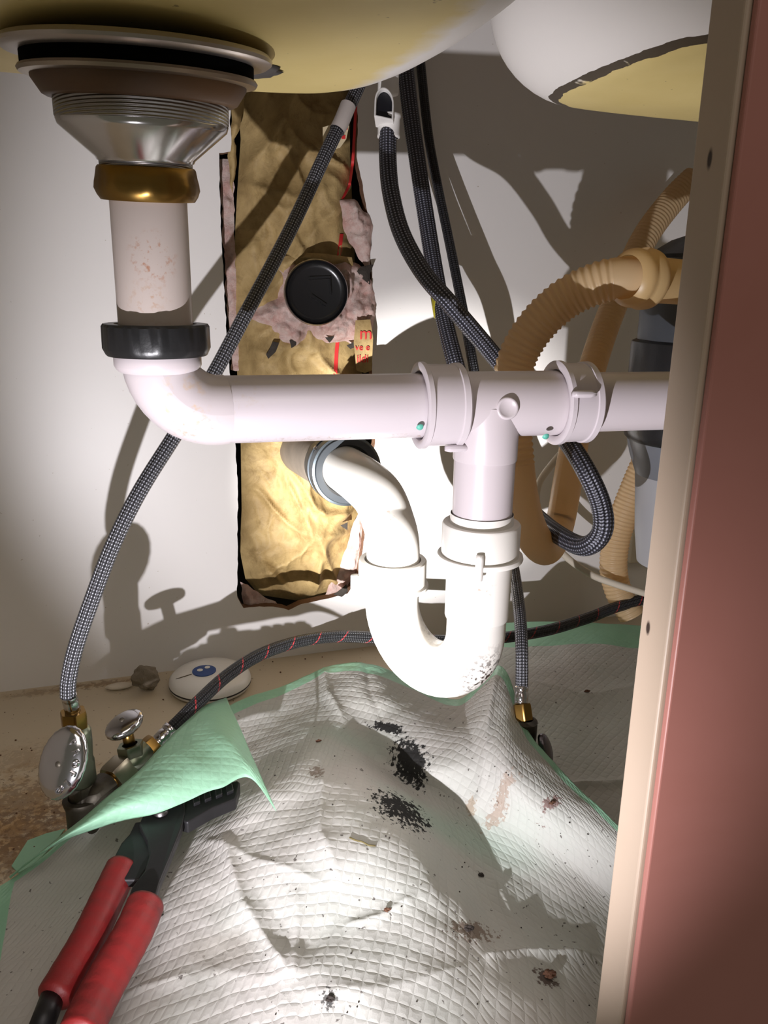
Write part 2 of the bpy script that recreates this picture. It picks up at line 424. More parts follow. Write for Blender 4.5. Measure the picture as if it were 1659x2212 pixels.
def puffy(name, outline_px, Y, thick, soft, mat, parent, step=.0018, bumpfn=None, holes=(), loc=None):
    poly = [(p.x, p.z) for p in (onY(x, y, Y) for x, y in outline_px)]
    A = np.array(poly); x0, z0 = A.min(0)-step; x1, z1 = A.max(0)+step
    nx, nz = int((x1-x0)/step)+2, int((z1-z0)/step)+2
    X, Z = np.meshgrid(np.linspace(x0, x1, nx), np.linspace(z0, z1, nz), indexing='ij')
    d, ins, bx, bz = polydist(X, Z, poly)
    quad = ins[:-1, :-1] | ins[1:, :-1] | ins[1:, 1:] | ins[:-1, 1:]
    X2 = np.where(ins, X, bx); Z2 = np.where(ins, Z, bz); d = np.where(ins, d, 0)
    H = thick*(1-np.exp(-d/soft))
    idx = -np.ones(X.shape, int); vs = []; fs = []
    for i, j in zip(*np.nonzero(quad)):
        q = []
        for a, b in ((i, j), (i+1, j), (i+1, j+1), (i, j+1)):
            if idx[a, b] < 0:
                idx[a, b] = len(vs); x, z, h = X2[a, b], Z2[a, b], H[a, b]
                k = min(1, d[a, b]/soft)
                e = bumpfn(x, z)*k if bumpfn else 0
                vs.append((x, Y-h-e, z))
            q.append(idx[a, b])
        fs.append(q)
    return mesh_obj(name, vs, fs, mat, parent, loc=loc)
def kraftbump(x, z):
    w = noise.noise_vector(Vector((x*16, z*12, 7)))*.020
    x2, z2 = x+w.x, z+w.z
    def rg(p): return max(0, 1-abs(noise.noise(p))*3.2)
    e = .0130*rg(Vector((x2*11-z2*6, z2*8, .3)))**2 +   .0085*rg(Vector((x2*24+z2*14, z2*17, 1.7)))**2 + .0028*rg(Vector((x2*60, z2*45, 2.7)))
    return e + .009*noise.noise(Vector((x*9, z*8, 5)))
ins = thing('wall_insulation', 'kraft-faced pink insulation batt showing in the tall ragged wall cutout', 'insulation', onY(640, 900, .05))
KP = [(505, 120), (520, 300), (512, 420), (505, 560), (506, 700), (512, 800), (520, 960), (522, 1100), (518, 1190), (530, 1250), (560, 1285), (640, 1297), (720, 1280), (760, 1230), (772, 1120),
      (785, 1000), (790, 860), (775, 760), (765, 640), (766, 520), (760, 420), (756, 320), (757, 200), (750, 120)]
kr = puffy('kraft_facing', KP, .022, .020, .022, KRAFT, ins, .002, kraftbump)
def fluffbump(x, z):
    p = Vector((x*60, z*60, 1)); return .012*noise.fractal(p, 1.0, 2.0, 4)+.0035*max(0, 1-abs(noise.noise(p*1.4+Vector((3, 3, 3))))*4)
def fl(outline, Y, th, name='fluff', soft=.01):
    return puffy(name, ragged(outline, 5, 8, len(outline)), Y, th, soft, FLUFF, ins, .0016, fluffbump)
fl([(472, 345), (505, 340), (508, 560), (520, 800), (500, 800), (488, 620)], .02, .004)
fl([(735, 435), (765, 430), (800, 470), (806, 500), (800, 545), (798, 590), (775, 560), (760, 530), (742, 500)], -.001, .014)
fl([(600, 575), (650, 556), (710, 566), (735, 552), (775, 570), (802, 600), (812, 650), (808, 700), (800, 742), (770, 752), (745, 738), (705, 742), (670, 728), (635, 752), (596, 738), (580, 705),
    (542, 690), (560, 655), (596, 645), (602, 610)], .002, .019)
fl([(520, 1255), (545, 1275), (600, 1303), (560, 1312), (526, 1313)], .012, .004)
fl([(700, 1290), (740, 1200), (772, 1110), (785, 1130), (780, 1200), (756, 1280)], .012, .008)
fl([(585, 955), (640, 950), (650, 975), (640, 1000), (615, 985)], .004, .006)
torn = simple('torn_black_paper', (.035, .028, .022), .9, 0, (200, .8, .002), var=.5)
for q in ([(575, 765), (590, 738), (603, 740), (596, 760), (580, 775)], [(625, 735), (640, 728), (640, 745), (630, 752)], [(702, 728), (722, 726), (712, 740)], [(748, 745), (772, 735), (773, 748), (757, 755)],
          [(780, 575), (808, 570), (800, 590), (800, 615), (780, 600), (772, 585)], [(720, 1285), (748, 1262), (752, 1278), (738, 1290)], [(735, 1135), (752, 1128), (750, 1145)], [(640, 1002), (628, 985), (648, 990), (655, 1005)]):
    puffy('paper_scrap', ragged(q, 2, 6, 3), -.012, .003, .006, torn, ins, .0014)
puffy('folded_flap', [(590, 560), (650, 545), (700, 548), (760, 556), (765, 580), (720, 572), (650, 568), (612, 590), (600, 580)], -.004, .006, .012, KRAFT, ins, .0018, kraftbump)
puffy('torn_flap', ragged([(500, 205), (530, 210), (520, 270), (508, 300), (512, 350), (500, 420), (492, 330), (500, 270)], 4, 8, 9), .002, .006, .008, KRAFT, ins, .0018, kraftbump)
bvK = BVHTree.FromPolygons([v.co+ins.location for v in kr.data.vertices], [tuple(p.vertices) for p in kr.data.polygons])
def ribbon(pts, w, lift, name, mat):
    mb = MB(); P = []
    for x, y in resample(pts, 8)[0]:
        for s in (-w, w):
            h = bvK.ray_cast(CAM, ray(x+s, y).normalized())[0] or onY(x+s, y, 0)
            P.append(h + (CAM-h).normalized()*lift)
    mb.add(P, [(2*i, 2*i+1, 2*i+3, 2*i+2) for i in range(len(P)//2-1)]); return mb.build(name, mat, ins)
ribbon([(733, 700), (727, 760), (724, 815)], 4, .0012, 'red_line', RED)
ribbon([(738, 505), (733, 545), (730, 560)], 4, .0012, 'red_line', RED)
ribbon([(770, 200), (766, 280), (762, 350), (755, 400), (740, 430)], 3, .002, 'red_line', RED)
# printed paper flap with the visible ends of three red words
pf = puffy('printed_flap', [(768, 692), (800, 690), (806, 730), (803, 800), (788, 806), (770, 800), (764, 740)], -.0235, .001, .01, KRAFT, ins, .002)
def text(body, P, size, rot, mat, parent, name, ext=.0002):
    c = bpy.data.curves.new(name, 'FONT'); c.body = body; c.size = size; c.extrude = ext
    t = bpy.data.objects.new('tmp', c); col.objects.link(t); dg = bpy.context.evaluated_depsgraph_get()
    me = bpy.data.meshes.new_from_object(t.evaluated_get(dg)); bpy.data.objects.remove(t)
    vs = [Vector(P)+rot @ v.co for v in me.vertices]; fs = [tuple(p.vertices) for p in me.polygons]
    o = mesh_obj(name, vs, fs, mat, parent, smooth=False); return o
RW = Matrix.Rotation(math.radians(90), 3, 'X')
for s, x, y, sz in (('m', 776, 733, .017), ('ve e', 767, 757, .0088), ('ildi', 770, 783, .0105)):
    text(s, onY(x, y, -.0255), sz, RW, RED, ins, 'printed_word')
# dark metal bracket in the right of the cutout
sp = thing('nail_plate', 'dark metal plate behind the right edge of the wall cutout', 'metal plate', onY(803, 690, .01))
mb = MB(); prism(mb, [onY(x, y, .004) for x, y in ((793, 640), (799, 625), (808, 650), (809, 705), (803, 730), (803, 800), (794, 800))], (0, .003, 0)); o = mb.build('plate', BLACKP, sp, smooth=False); bevel(o, .0006)
for y in (660, 695): lathe(MB(), [(0.0, -.0004), (.0012, -.0003), (.0014, .001)], onY(802, y, .003), (0, 1, 0), 12).build('rivet', STEEL, sp)
# upper capped pipe stub in the fluff
st = thing('drain_stub', 'short black pipe with a capped end poking through pink fibre in the wall', 'pipe', onY(680, 630, .02))
c1 = onY(683, 632, -.03); ax = Vector((-.10, -1, .0)).normalized()
lathe(MB(), [(.0285, -.004), (.0290, -.0015), (.0290, .003), (.0272, .004), (.0272, .06)], c1, -ax, 56).build('pipe', BLACKP, st)
lathe(MB(), [(0, .0015), (.022, .0015), (.0262, .0008), (.0272, -.001), (.0285, -.004)], c1, -ax, 56).build('cap_face', simple('black_rubber', (.008, .008, .009), .25), st)
lathe(MB(), [(.0292, -.001), (.0299, 0), (.0292, .001)], c1+ax*.0, -ax, 64).build('wire_ring', STEEL, st)
mb = MB(); cc = c1+ax*.0018
for a, b in (((-.008, .011), (.012, .013)), ((.012, .013), (.013, -.002)), ((-.006, -.004), (.008, -.012))):
    tube(mb, [cc+Vector((a[0], -.0032, a[1])), cc+Vector((b[0], -.0032, b[1]))], .00035, 6)
mb.build('moulded_line', BLACKP, st)

# ------------------------------------------------------------------ sink
def bowl(name, cx, cy, hx, hy, rc, R, zb, zt, drain, parent, coatfn, flare=.02, dish=.004, N=128):
    def rr(i, k):   # rounded rectangle, inset i, angle index k
        a = 2*math.pi*k/N; r = max(rc-i, .012); bx, by = hx-i-r, hy-i-r
        ca, sa = math.cos(a), math.sin(a)
        # support point of a rounded rect (smoothly distributed)
        n = 5.0; 
        px_ = math.copysign(abs(ca)**(2/2.0), ca); py_ = math.copysign(abs(sa)**(2/2.0), sa)
        sx = max(-1, min(1, px_*1.6)); sy = max(-1, min(1, py_*1.6))
        sx = math.sin(sx*math.pi/2); sy = math.sin(sy*math.pi/2)
        return cx+bx*sx+r*ca, cy+by*sy+r*sa
    rings = []
    steps = 14
    for j in range(9):     # wall from the top down
        t = j/9; z = zt+(zb+R-zt)*t; rings.append([(*rr(-flare*(1-t), k), z) for k in range(N)])
    for j in range(steps+1):
        a = j/steps*math.pi/2; rings.append([(*rr(R*(1-math.cos(a)), k), zb+R*(1-math.sin(a))) for k in range(N)])
    last = rings[-1]
    for j in range(1, 9):
        t = j/9; rings.append([(x+(drain[0]-x)*t, y+(drain[1]-y)*t, zb-dish*math.sin(t*math.pi/2)) for x, y, z in last])
    vs = [p for r in rings for p in r]; fs = []
    for i in range(len(rings)-1):
        for k in range(N): k2 = (k+1) % N; fs.append((i*N+k, (i+1)*N+k, (i+1)*N+k2, i*N+k2))
    o = mesh_obj(name, vs, fs, SINKM, parent)
    at = o.data.attributes.new('coat', 'FLOAT', 'POINT'); at.data.foreach_set('value', [coatfn(*v) for v in vs])
    at = o.data.attributes.new('seam', 'FLOAT', 'POINT'); at.data.foreach_set('value', [1.0 if cx > .3 else 0.0]*len(vs))
    m = o.modifiers.new('solid', 'SOLIDIFY'); m.thickness = .004; m.offset = 1 if False else -1
    return o
TX, TY = .018, -.333
sink = thing('kitchen_sink', 'off-white double bowl sink seen from below with yellow sprayed undersides', 'sink', (.12, -.36, .50))
bowl('bowl', -.026, -.370, .228, .182, .125, .060, .4985, .74, (TX, TY), sink, lambda x, y, z: .5+(.516-z-max(0, x-.08)*.25)*9, .02)
bowl('bowl', .428, -.350, .210, .140, .10, .060, .5005, .74, (.43, -.36), sink, lambda x, y, z: .5+(.5028-z)*30, .0)

# ------------------------------------------------------------------ strainer
bs = thing('sink_strainer', 'round steel basket strainer under the left bowl with brass slip nut', 'sink strainer', (TX, TY, .445))
SAX = Vector((-.005, -.115, 1)).normalized()     # the strainer hangs slightly out of plumb
def L(prof, m, parent, name, **k): return lathe(MB(), prof, Vector((TX, TY, .438))-SAX*.440, axis=SAX, seg=k.pop('seg', 72), **k).build(name, m, parent, auto=k.pop('auto', 40) if 'auto' in k else 40)
L([(.050, .4965), (.0610, .4965), (.0625, .4945), (.0622, .4930), (.0600, .4915), (.052, .4912)], simple('pale_metal_flange', (.50, .45, .42), .3, .8), bs, 'flange')
L([(.046, .4925), (.0535, .4925), (.0535, .484), (.046, .484)], simple('black_gasket', (.003, .003, .003), 1.0, spec=.05), bs, 'rubber_gasket')
L([(.046, .4855), (.0545, .4855), (.0553, .4843), (.0545, .4828), (.0515, .4822), (.046, .4822)], mat_steel('worn_ring', (.45, .38, .30), .35), bs, 'friction_ring')
L([(.0435, .484), (.0500, .484), (.0498, .481), (.0455, .4745), (.0435, .4735), (.041, .4735)], BROWNR, bs, 'lock_nut')
L([(.0405, .480), (.0410, .478), (.0410, .4655), (.0402, .4645)], THREAD, bs, 'threaded_collar')
L([(.0402, .466), (.0407, .4645), (.0400, .462), (.0240, .4485), (.0232, .4470), (.0225, .4470)], STEEL, bs, 'cup')
L([(.0225, .4495), (.0225, .4425)], THREAD, bs, 'outlet_thread')
def hexo(t, i): return 1.0+(.035*max(0, math.cos(8*t)) if i in (3, 4, 5) else 0)
L([(.0195, .4445), (.0232, .4450), (.0240, .4440), (.0240, .4400), (.0246, .4375), (.0250, .4345), (.0246, .4315), (.0230, .4292), (.0195, .4290)], BRASS, bs, 'slip_nut', hexr=hexo)

P_ = onZ(566, 152, .4955); mb = MB()
lathe(mb, [(0, -.0022), (.009, -.0016), (.0125, 0), (.009, .0014), (0, .002)], P_, (0, 0, 1), 28, hexr=lambda t, i: 1+.18*math.sin(3*t)+.1*math.sin(7*t)+.35*math.cos(2*t)); mb.build('sealant_smear', simple('dark_sealant', (.06, .055, .055), .6), bs)

# ------------------------------------------------------------------ waste pipes
PIPE_Z = .3203; R1 = .0187
PVCT = mat_pvc('tailpiece_pvc', (.52, .445, .41), pts=(((0, -.018, .047), .009, .010, (.36, .12, .03), .8, 260, 'XZ'), ((-.004, -.018, .028), .008, .008, (.40, .20, .08), .5, 220, 'XZ'), ((0, -.018, .01), .014, .006, (.42, .26, .14), .5, 160, 'XZ')))
tl = thing('tailpiece', 'upright off-white plastic pipe with rust stains between brass nut and black nut', 'pipe', (TX, TY, .352))
lathe(MB(), [(.0190, 0), (.0190, .086)], (TX, TY, .349), seg=56).build('tube', PVCT, tl)
bn = lambda t, i: 1.0 + (.022 if (int(t/(2*math.pi)*24) % 3 == 0 and i in (2, 3, 4)) else 0)
nutP = MB(); lathe(nutP, [(.0195, .3630), (.0212, .3668), (.0262, .3668), (.0270, .3655), (.0272, .3545), (.0262, .3512), (.0255, .3505), (.0195, .3505)], (TX, TY, 0), seg=96, hexr=lambda t, i: 1+(.020*(math.cos(12*t) > .55) if 2 <= i <= 4 else 0))
nutP.build('coupling_nut', BLACKP, tl, auto=30)
PA = Vector((.046, TY+.001, PIPE_Z)); PB = Vector((.345, -.352, PIPE_Z)); PD = (PB-PA).normalized()
def onpipe(pxx):       # point of the horizontal axis under picture column pxx
    a, b = 0.0, .6
    for _ in range(40):
        m = (a+b)/2
        if proj(PA+PD*m)[0] < pxx: a = m
        else: b = m
    return PA+PD*a
EL = thing('drain_elbow', 'white plastic elbow and long horizontal waste pipe under the strainer', 'pipe', (TX, TY, PIPE_Z))
arc = [Vector((TX, TY, .352)), Vector((TX, TY, PIPE_Z+.030))]
for k in range(1, 13):
    a = k/12*math.pi/2; arc.append(Vector((TX, TY, PIPE_Z+.030))+Vector((.030*(1-math.cos(a)), 0, -.030*math.sin(a))))
arc.append(PA+PD*.006)
PVCE = mat_pvc('elbow_pvc', (.58, .52, .535), pts=(((.010, -.02, .006), .012, .012, (.62, .38, .14), .7, 120, 'XZ'), ((.015, -.02, -.006), .010, .008, (.45, .25, .10), .6, 200, 'XZ')))
mb = MB(); lathe(mb, [(.0195, 0), (.0222, 0), (.0226, -.001), (.0226, -.006), (.0216, -.008), (.0200, -.0095)], (TX, TY, .3515), seg=56)
tube(mb, arc, lambda s, t: R1+.0011*max(0, 1-abs(s-.03)/.04), 40, cap=False); mb.build('elbow', PVCE, EL)
e1 = onpipe(935)
lathe(MB(), [(R1, 0), (R1, (e1-PA).length)], PA, PD, 48).build('tube', mat_pvc('long_tube_pvc', (.56, .505, .53), pts=(((.03, -.02, .010), .02, .008, (.50, .38, .26), .35, 200, 'XZ'), ((.11, -.015, -.0165), .07, .0022, (.25, .17, .12), .7, 260, 'XZ'))), EL)
# tee
TJ = onpipe(1052); 
tee = thing('waste_tee', 'white plastic tee joint with two slip nuts above the trap', 'pipe fitting', TJ)
def slipnut(name, P, D, r, w, parent, tabs=(), mat=PVC, ri=.0198, ref=(0, 0, 1)):
    """hollow slip nut, lip at P, body running along D"""
    mb = MB()
    lathe(mb, [(ri, .004), (ri+.0005, .0008), (ri+.0015, 0), (r-.0012, 0), (r+.0004, .0008), (r+.0004, .0035), (r-.0010, .0045), (r-.0012, w-.005), (r-.0004, w-.0045), (r-.0002, w-.0012), (r-.0016, w), (R1+.0002, w)], P, D, 72, ref=ref)
    o = mb.build(name, mat, parent, auto=40)
    a, b, d = frame(D, ref)
    for t, h in tabs:
        rad = (a*math.cos(t)+b*math.sin(t)); q = Vector(P)+d*h+rad*(r+.0012)
        m2 = MB(); tube(m2, [q-d*.0075, q-d*.004, q+d*.004, q+d*.0075], lambda s, T: .0026*(.6+.4*math.sin(math.pi*s/T)), 12)
        m2.build('wing', mat, o)
    return o
nA = onpipe(905); nB = onpipe(1000)
aTab = frame(PD)
# angle of a tab that faces the camera side/below
def tabang(D, want, ref=(0, 0, 1)):
    a, b, d = frame(D, ref); return math.atan2(Vector(want).dot(b), Vector(want).dot(a))
slipnut('slip_nut', nA-PD*.001, PD, .0250, .0262, tee, tabs=((tabang(PD, (0, -.45, -1)), .022),))
nC = onpipe(1268)
slipnut('slip_nut', onpipe(1195), PD, .0252, (nC-onpipe(1195)).length, tee, tabs=((tabang(PD, (0, -1, .35)), .007),))
PVCR = mat_pvc('tee_pvc', (.57, .51, .53))
mb = MB(); s0 = onpipe(985); s1 = onpipe(1205)
lathe(mb, [(.0193, 0), (.0196, .002), (.0196, (s1-s0).length)], s0, PD, 48); mb.build('body', PVCR, tee)
BX, BY = TJ.x, TJ.y-.001
zb1 = zfor(BX, BY, 992); zb2 = zfor(BX, BY, 1150)
lathe(MB(), [(.0193, PIPE_Z), (.0195, zb1+.001), (.0192, zb1), (.0187, zb1), (.0185, zb2-.006)], (BX, BY, 0), seg=56).build('branch', PVCR, tee, auto=40)
bd = (CAM-TJ); bd.z = 0; bd.normalize(); bp = dep(1096, 882, (TJ-CAM).dot(FW)-.0178)
lathe(MB(), [(0, .0006), (.0045, .0006), (.0050, .0012), (.0060, .0012), (.0066, .0004), (.0068, -.004)], bp, (bd+Vector((.25, 0, .1))).normalized(), 32).build('boss', PVCR, tee)
for x, y in ((908, 925), (1180, 945)):   # leftover green primer marks
    q = onpipe(x); dd = dep(x, y, (q-CAM).dot(FW)-.0165)
    lathe(MB(), [(0, .0002), (.0016, .0001), (.0022, -.0010)], dd, (0, -1, -.75), 14).build('primer_drip', simple('green_primer', (.10, .42, .33), .5), tee)
rp = thing('right_waste_pipe', 'white plastic pipe running from the tee to behind the cabinet stile', 'pipe', onpipe(1280))
lathe(MB(), [(R1-.0004, 0), (R1-.0004, .22)], onpipe(1225), PD, 48).build('tube', PVCR, rp)

# P-trap
yz = lambda y: zfor(BX, BY, y)
tp = thing('p_trap', 'white plastic U-shaped trap brightly lit below the tee', 'pipe trap', (BX, BY, yz(1340)))
zt = yz(1128); znb = yz(1205)
PVCT2 = mat_pvc('trap_pvc', (.80, .77, .72), pts=(((.004, -.02, -.035), .018, .017, (.04, .025, .015), 1.0, 240, 'XZ'), ((-.008, -.02, .030), .007, .008, (.38, .20, .12), .7, 260, 'XZ')))
mb = MB(); lathe(mb, [(.0195, .006), (.0200, 0), (.0238, 0), (.0245, -.001), (.0245, -(zt-znb)+.003), (.0268, -(zt-znb)+.003), (.0272, -(zt-znb)+.001), (.0268, -(zt-znb)), (.0205, -(zt-znb))], (BX, BY, zt), seg=72)
o = mb.build('slip_nut', PVCT2, tp, auto=35)
wd = Vector((-.42, -.9, 0)).normalized(); q = Vector((BX, BY, znb+.002))+wd*.0262
m2 = MB(); tube(m2, [q+Vector((0, 0, .0085)), q+Vector((0, 0, .006)), q-Vector((0, 0, .005)), q-Vector((0, 0, .0075))], lambda s, T: .0030*(.75+.25*math.sin(math.pi*s/T)), 14); m2.build('wing', PVCT2, o)
zs = yz(1330)
mb = MB(); lathe(mb, [(.0208, znb+.002-zs), (.0206, .0010), (.0200, -.0005), (.0190, -.001)], (BX, BY, zs), seg=56); mb.build('socket', PVCT2, tp)
LJ = dep(847, 1275, .572); LX, LY = LJ.x, LJ.y
c0 = Vector((BX, BY, 0)); c1_ = Vector((LX, LY, 0)); dU = (c1_-c0); RU = dU.length/2; dU.normalize(); zc = zfor((BX+LX)/2, (BY+LY)/2, 1438)+RU
zc = min(zc, zs-.002)
path = [Vector((BX, BY, zs+.002)), Vector((BX, BY, zc))]
for k in range(1, 24):
    a = k/24*math.pi; path.append(c0+dU*(RU*(1-math.cos(a)))+Vector((0, 0, zc-RU*math.sin(a))))
zl = zfor(LX, LY, 1205)
path += [Vector((LX, LY, zc)), Vector((LX, LY, zfor(LX, LY, 1262)))]
mb = MB(); tube(mb, path, .0191, 44, cap=False); mb.build('j_bend', PVCT2, tp)
zn1 = zfor(LX, LY, 1207); zn2 = zfor(LX, LY, 1268)
mb = MB(); lathe(mb, [(.0195, -.004), (.0200, 0), (.0232, 0), (.0240, -.001), (.0240, -(zn1-zn2)+.004), (.0256, -(zn1-zn2)+.003), (.0258, -(zn1-zn2)+.001), (.0250, -(zn1-zn2)), (.0190, -(zn1-zn2)-.001)], (LX, LY, zn1), seg=72)
o = mb.build('slip_nut', PVCT2, tp, auto=35)
q = Vector((LX, LY, zn2+.003))+(-RT+FW*-.1).normalized()*.026
m2 = MB(); tube(m2, [q+Vector((0, 0, .006)), q+Vector((0, 0, .003)), q-Vector((0, 0, .005))], .0036, 14); m2.build('wing', PVCT2, o)
# trap arm into the wall
ta = thing('trap_arm', 'white plastic trap arm bending from the trap into the wall coupling', 'pipe', (LX, LY, zn1))
arm = spline([(LX, LY, zn1-.012), (LX, LY, zn1+.010), list(dep(840, 1130, .574)), list(dep(818, 1075, .582)), list(dep(783, 1040, .606)), list(dep(742, 1012, .655)), list(dep(700, 985, .72))], 8)
tube(MB(), arm, .0187, 44, .003, cap=False).build('tube', PVCT2, ta)
cp = thing('wall_coupling', 'black and grey rubber coupling with steel clamp where the drain leaves the wall', 'pipe coupling', dep(735, 1015, .67))
A0 = dep(752, 1018, .650); A1 = dep(648, 968, .83); AD = (A1-A0).normalized()
lathe(MB(), [(.0195, .004), (.0215, 0), (.0265, 0), (.0272, .002), (.0272, .030), (.0255, .034), (.0255, .05)], A0, AD, 56).build('sleeve', simple('black_coupling', (.03, .035, .04), .4), cp, auto=40)
band = lathe(MB(), [(.0268, -.0035), (.0290, -.003), (.0293, 0), (.0290, .007), (.0293, .0085), (.0272, .009)], A0+AD*.006, AD, 64).build('clamp_band', mat_steel('galvanised_band', (.22, .26, .29), .3), cp, auto=40)
lathe(MB(), [(.0268, 0), (.0290, .0003), (.0290, .005), (.0268, .0055)], A0+AD*.021, AD, 64).build('clamp_band', mat_steel('galvanised_band2', (.10, .115, .13), .35), cp, auto=40)
ca, cb, _ = frame(AD); q = dep(690, 975, .655)
tube(MB(), [q+Vector((-.004, 0, .004)), q+Vector((.004, 0, -.004)), q+Vector((.006, .002, -.007))], .0018, 10).build('clamp_screw', STEEL, cp)
lathe(MB(), [(.0245, .045), (.0245, .20)], A0, AD, 48).build('pipe', simple('weathered_grey_pipe', (.23, .19, .15), .7, 0, (80, .4, .001), var=.4), cp)

# ------------------------------------------------------------------ hoses
def hose(mb, pts, r, step=.003, seg=20, cap=True): return tube(mb, spline(pts, 8), r, seg, step, cap)
def ferrule(a, b, r, name, mat, parent, seg=32):
    a, b = Vector(a), Vector(b); Ln = (b-a).length
    return lathe(MB(), [(r*.7, 0), (r, .0004), (r, Ln*.22), (r*.93, Ln*.26), (r*.93, Ln*.34), (r, Ln*.38), (r, Ln*.78), (r*.94, Ln*.82), (r, Ln*.86), (r, Ln-.0004), (r*.7, Ln)], a, b-a, seg).build(name, mat, parent)
h1 = thing('supply_hose', 'long grey braided supply hose sweeping down to the left stop valve', 'hose', dep(148, 1500, .49))
P1 = px((800, 120, .60), (775, 185, .60), (738, 262, .59), (700, 340, .58), (640, 470, .57), (588, 572, .56), (530, 680, .55), (455, 820, .54), (375, 945, .53), (300, 1065, .52), (243, 1180, .515), (197, 1300, .515), (163, 1400, .515), (148, 1470, .518), (147, 1506, .520))
hose(MB(), P1, .0050).build('braided_hose', GREYM, h1)
ferrule(dep(147, 1498, .520), vax(1538), .0050, 'ferrule', CHROME, h1)
sl = MB(); tube(sl, spline(px((752, 228, .592), (738, 262, .589), (728, 282, .5875)), 6), .0058, 24, .002, cap=False); sl.build('clear_sleeve', simple('pale_sleeve', (.50, .45, .42), .4), h1)
tg = MB(); prism(tg, [dep(x, y, .598) for x, y in ((697, 275), (720, 268), (742, 262), (754, 272), (748, 300), (735, 318), (698, 330))], FW*.0006); tgo = tg.build('paper_tag', simple('cream_tag', (.62, .52, .33), .7), h1, smooth=False)
for a, b in (((745, 268), (751, 280)), ((738, 292), (746, 300))):
    m2 = MB(); prism(m2, [dep(x, y, .5975) for x, y in (a, (b[0], a[1]), b, (a[0], b[1]))], FW*.0003); m2.build('red_print', RED, tgo, smooth=False)
h2 = thing('sprayer_hose', 'looping dark braided sprayer hose with a white quick connector and yellow band', 'hose', dep(838, 290, .60))
P2 = px((838, 280, .62), (838, 350, .62), (845, 420, .615), (868, 505, .61), (915, 590, .605), (975, 660, .60), (1035, 730, .612), (1085, 790, .628), (1150, 862, .635), (1212, 935, .612), (1262, 1010, .585), (1298, 1090, .58), (1300, 1150, .58), (1262, 1180, .595), (1205, 1154, .632), (1150, 1108, .685), (1090, 1050, .695),
        (1040, 960, .70), (1010, 880, .70), (985, 790, .69), (962, 700, .70), (942, 600, .71), (922, 480, .72), (902, 350, .72), (884, 220, .72), (870, 90, .72))
mb = MB(); tube(mb, spline(P2, 8), lambda s, T: .0068+.0007*min(1, max(0, s/T*5-1)), 24, .003); mb.build('braided_hose', BLUEB, h2)
m2 = MB(); tube(m2, [dep(949, 640, .706), dep(956, 682, .704)], .0078, 24); m2.build('yellow_band', simple('yellow_tape', (.55, .48, .03), .45), h2)
qd = dep(840, 262, .62)
cn = lathe(MB(), [(.0075, -.012), (.0086, -.012), (.0090, -.0105), (.0086, -.009), (.0086, .001), (.0095, .003), (.0095, .005), (.0070, .006)], qd, (0, 0, 1), 36).build('connector_body', WHITEP, h2)
fm = MB(); tube(fm, [qd-Vector((0, 0, .011)), qd-Vector((0, 0, .022))], .0062, 24); fm.build('brown_collar', simple('brown_collar', (.10, .07, .04), .6), h2)
# hooded mouth of the connector: arch-shaped ring facing the camera
def hood(ctr, w, h, dpt, th, right, up, fwd):
    arch = [(-w, -h), (-w, 0)]+[(-w*math.cos(a), h*math.sin(a)) for a in [math.pi*k/14 for k in range(1, 14)]]+[(w, 0), (w, -h)]
    inn = [(x*(1-th/w), y*(1-th/h)) for x, y in arch]
    P = lambda q, d: Vector(ctr)+right*q[0]+up*q[1]+fwd*d
    n = len(arch); vs = [P(q, 0) for q in arch]+[P(q, dpt) for q in arch]+[P(q, 0) for q in inn]+[P(q, dpt) for q in inn]
    fs = []
    for i in range(n):
        j = (i+1) % n; fs += [(i, j, j+n, i+n), (i+2*n, i+3*n, j+3*n, j+2*n), (i, i+2*n, j+2*n, j)]
    fs.append(tuple(range(3*n, 4*n)))
    return vs, fs
rgt = Vector((.93, .05, -.10)).normalized(); fwd_ = Vector((.35, .9, -.25)).normalized(); upv = rgt.cross(fwd_).normalized(); 
vs, fs = hood(dep(830, 222, .604), .0078, .0115, .018, .0013, rgt, upv, fwd_)
ho = mesh_obj('connector_hood', vs, fs, WHITEP, h2, smooth=False); bevel(ho, .0004)
mb = MB(); c_ = dep(830, 224, .6085); prism(mb, [c_+rgt*a+upv*b for a, b in ((-.0062, -.010), (.0062, -.010), (.0062, .003), (.004, .008), (0, .0098), (-.004, .008), (-.0062, .003))], fwd_*.002); mb.build('dark_socket', simple('socket_dark', (.004, .004, .008), .5), h2, smooth=False)
pl_ = MB(); lathe(pl_, [(.0078, 0), (.0082, .001), (.0082, .05)], dep(838, 205, .63), (.02, .0, 1), 32, cap=True)
pt = thing('faucet_shank', 'short white upright tube above the quick connector behind the left bowl', 'faucet shank', dep(838, 205, .63)); pl_.build('tube', WHITEP, pt)
h3 = thing('thin_supply_hose', 'thin dark supply hose dropping straight behind the tee to the hidden right valve', 'hose', dep(1127, 1530, .60))
P3 = px((902, 60, .74), (910, 150, .74), (925, 290, .735), (945, 400, .73), (970, 520, .725), (1000, 670, .715), (1024, 800, .705), (1050, 950, .735), (1082, 1100, .74), (1106, 1210, .71), (1121, 1310, .66), (1127, 1400, .63), (1127, 1490, .625))
tube(MB(), spline(P3[:8], 8), lambda s, T: .0042+.0004*s/T, 18, .003).build('sleeved_hose', THINB, h3)
tube(MB(), spline(P3[7:], 8), .0050, 18, .003).build('braided_hose', GREYM, h3)
ferrule(dep(1127, 1482, .6255), dep(1126, 1522, .622), .0054, 'ferrule', CHROME, h3)

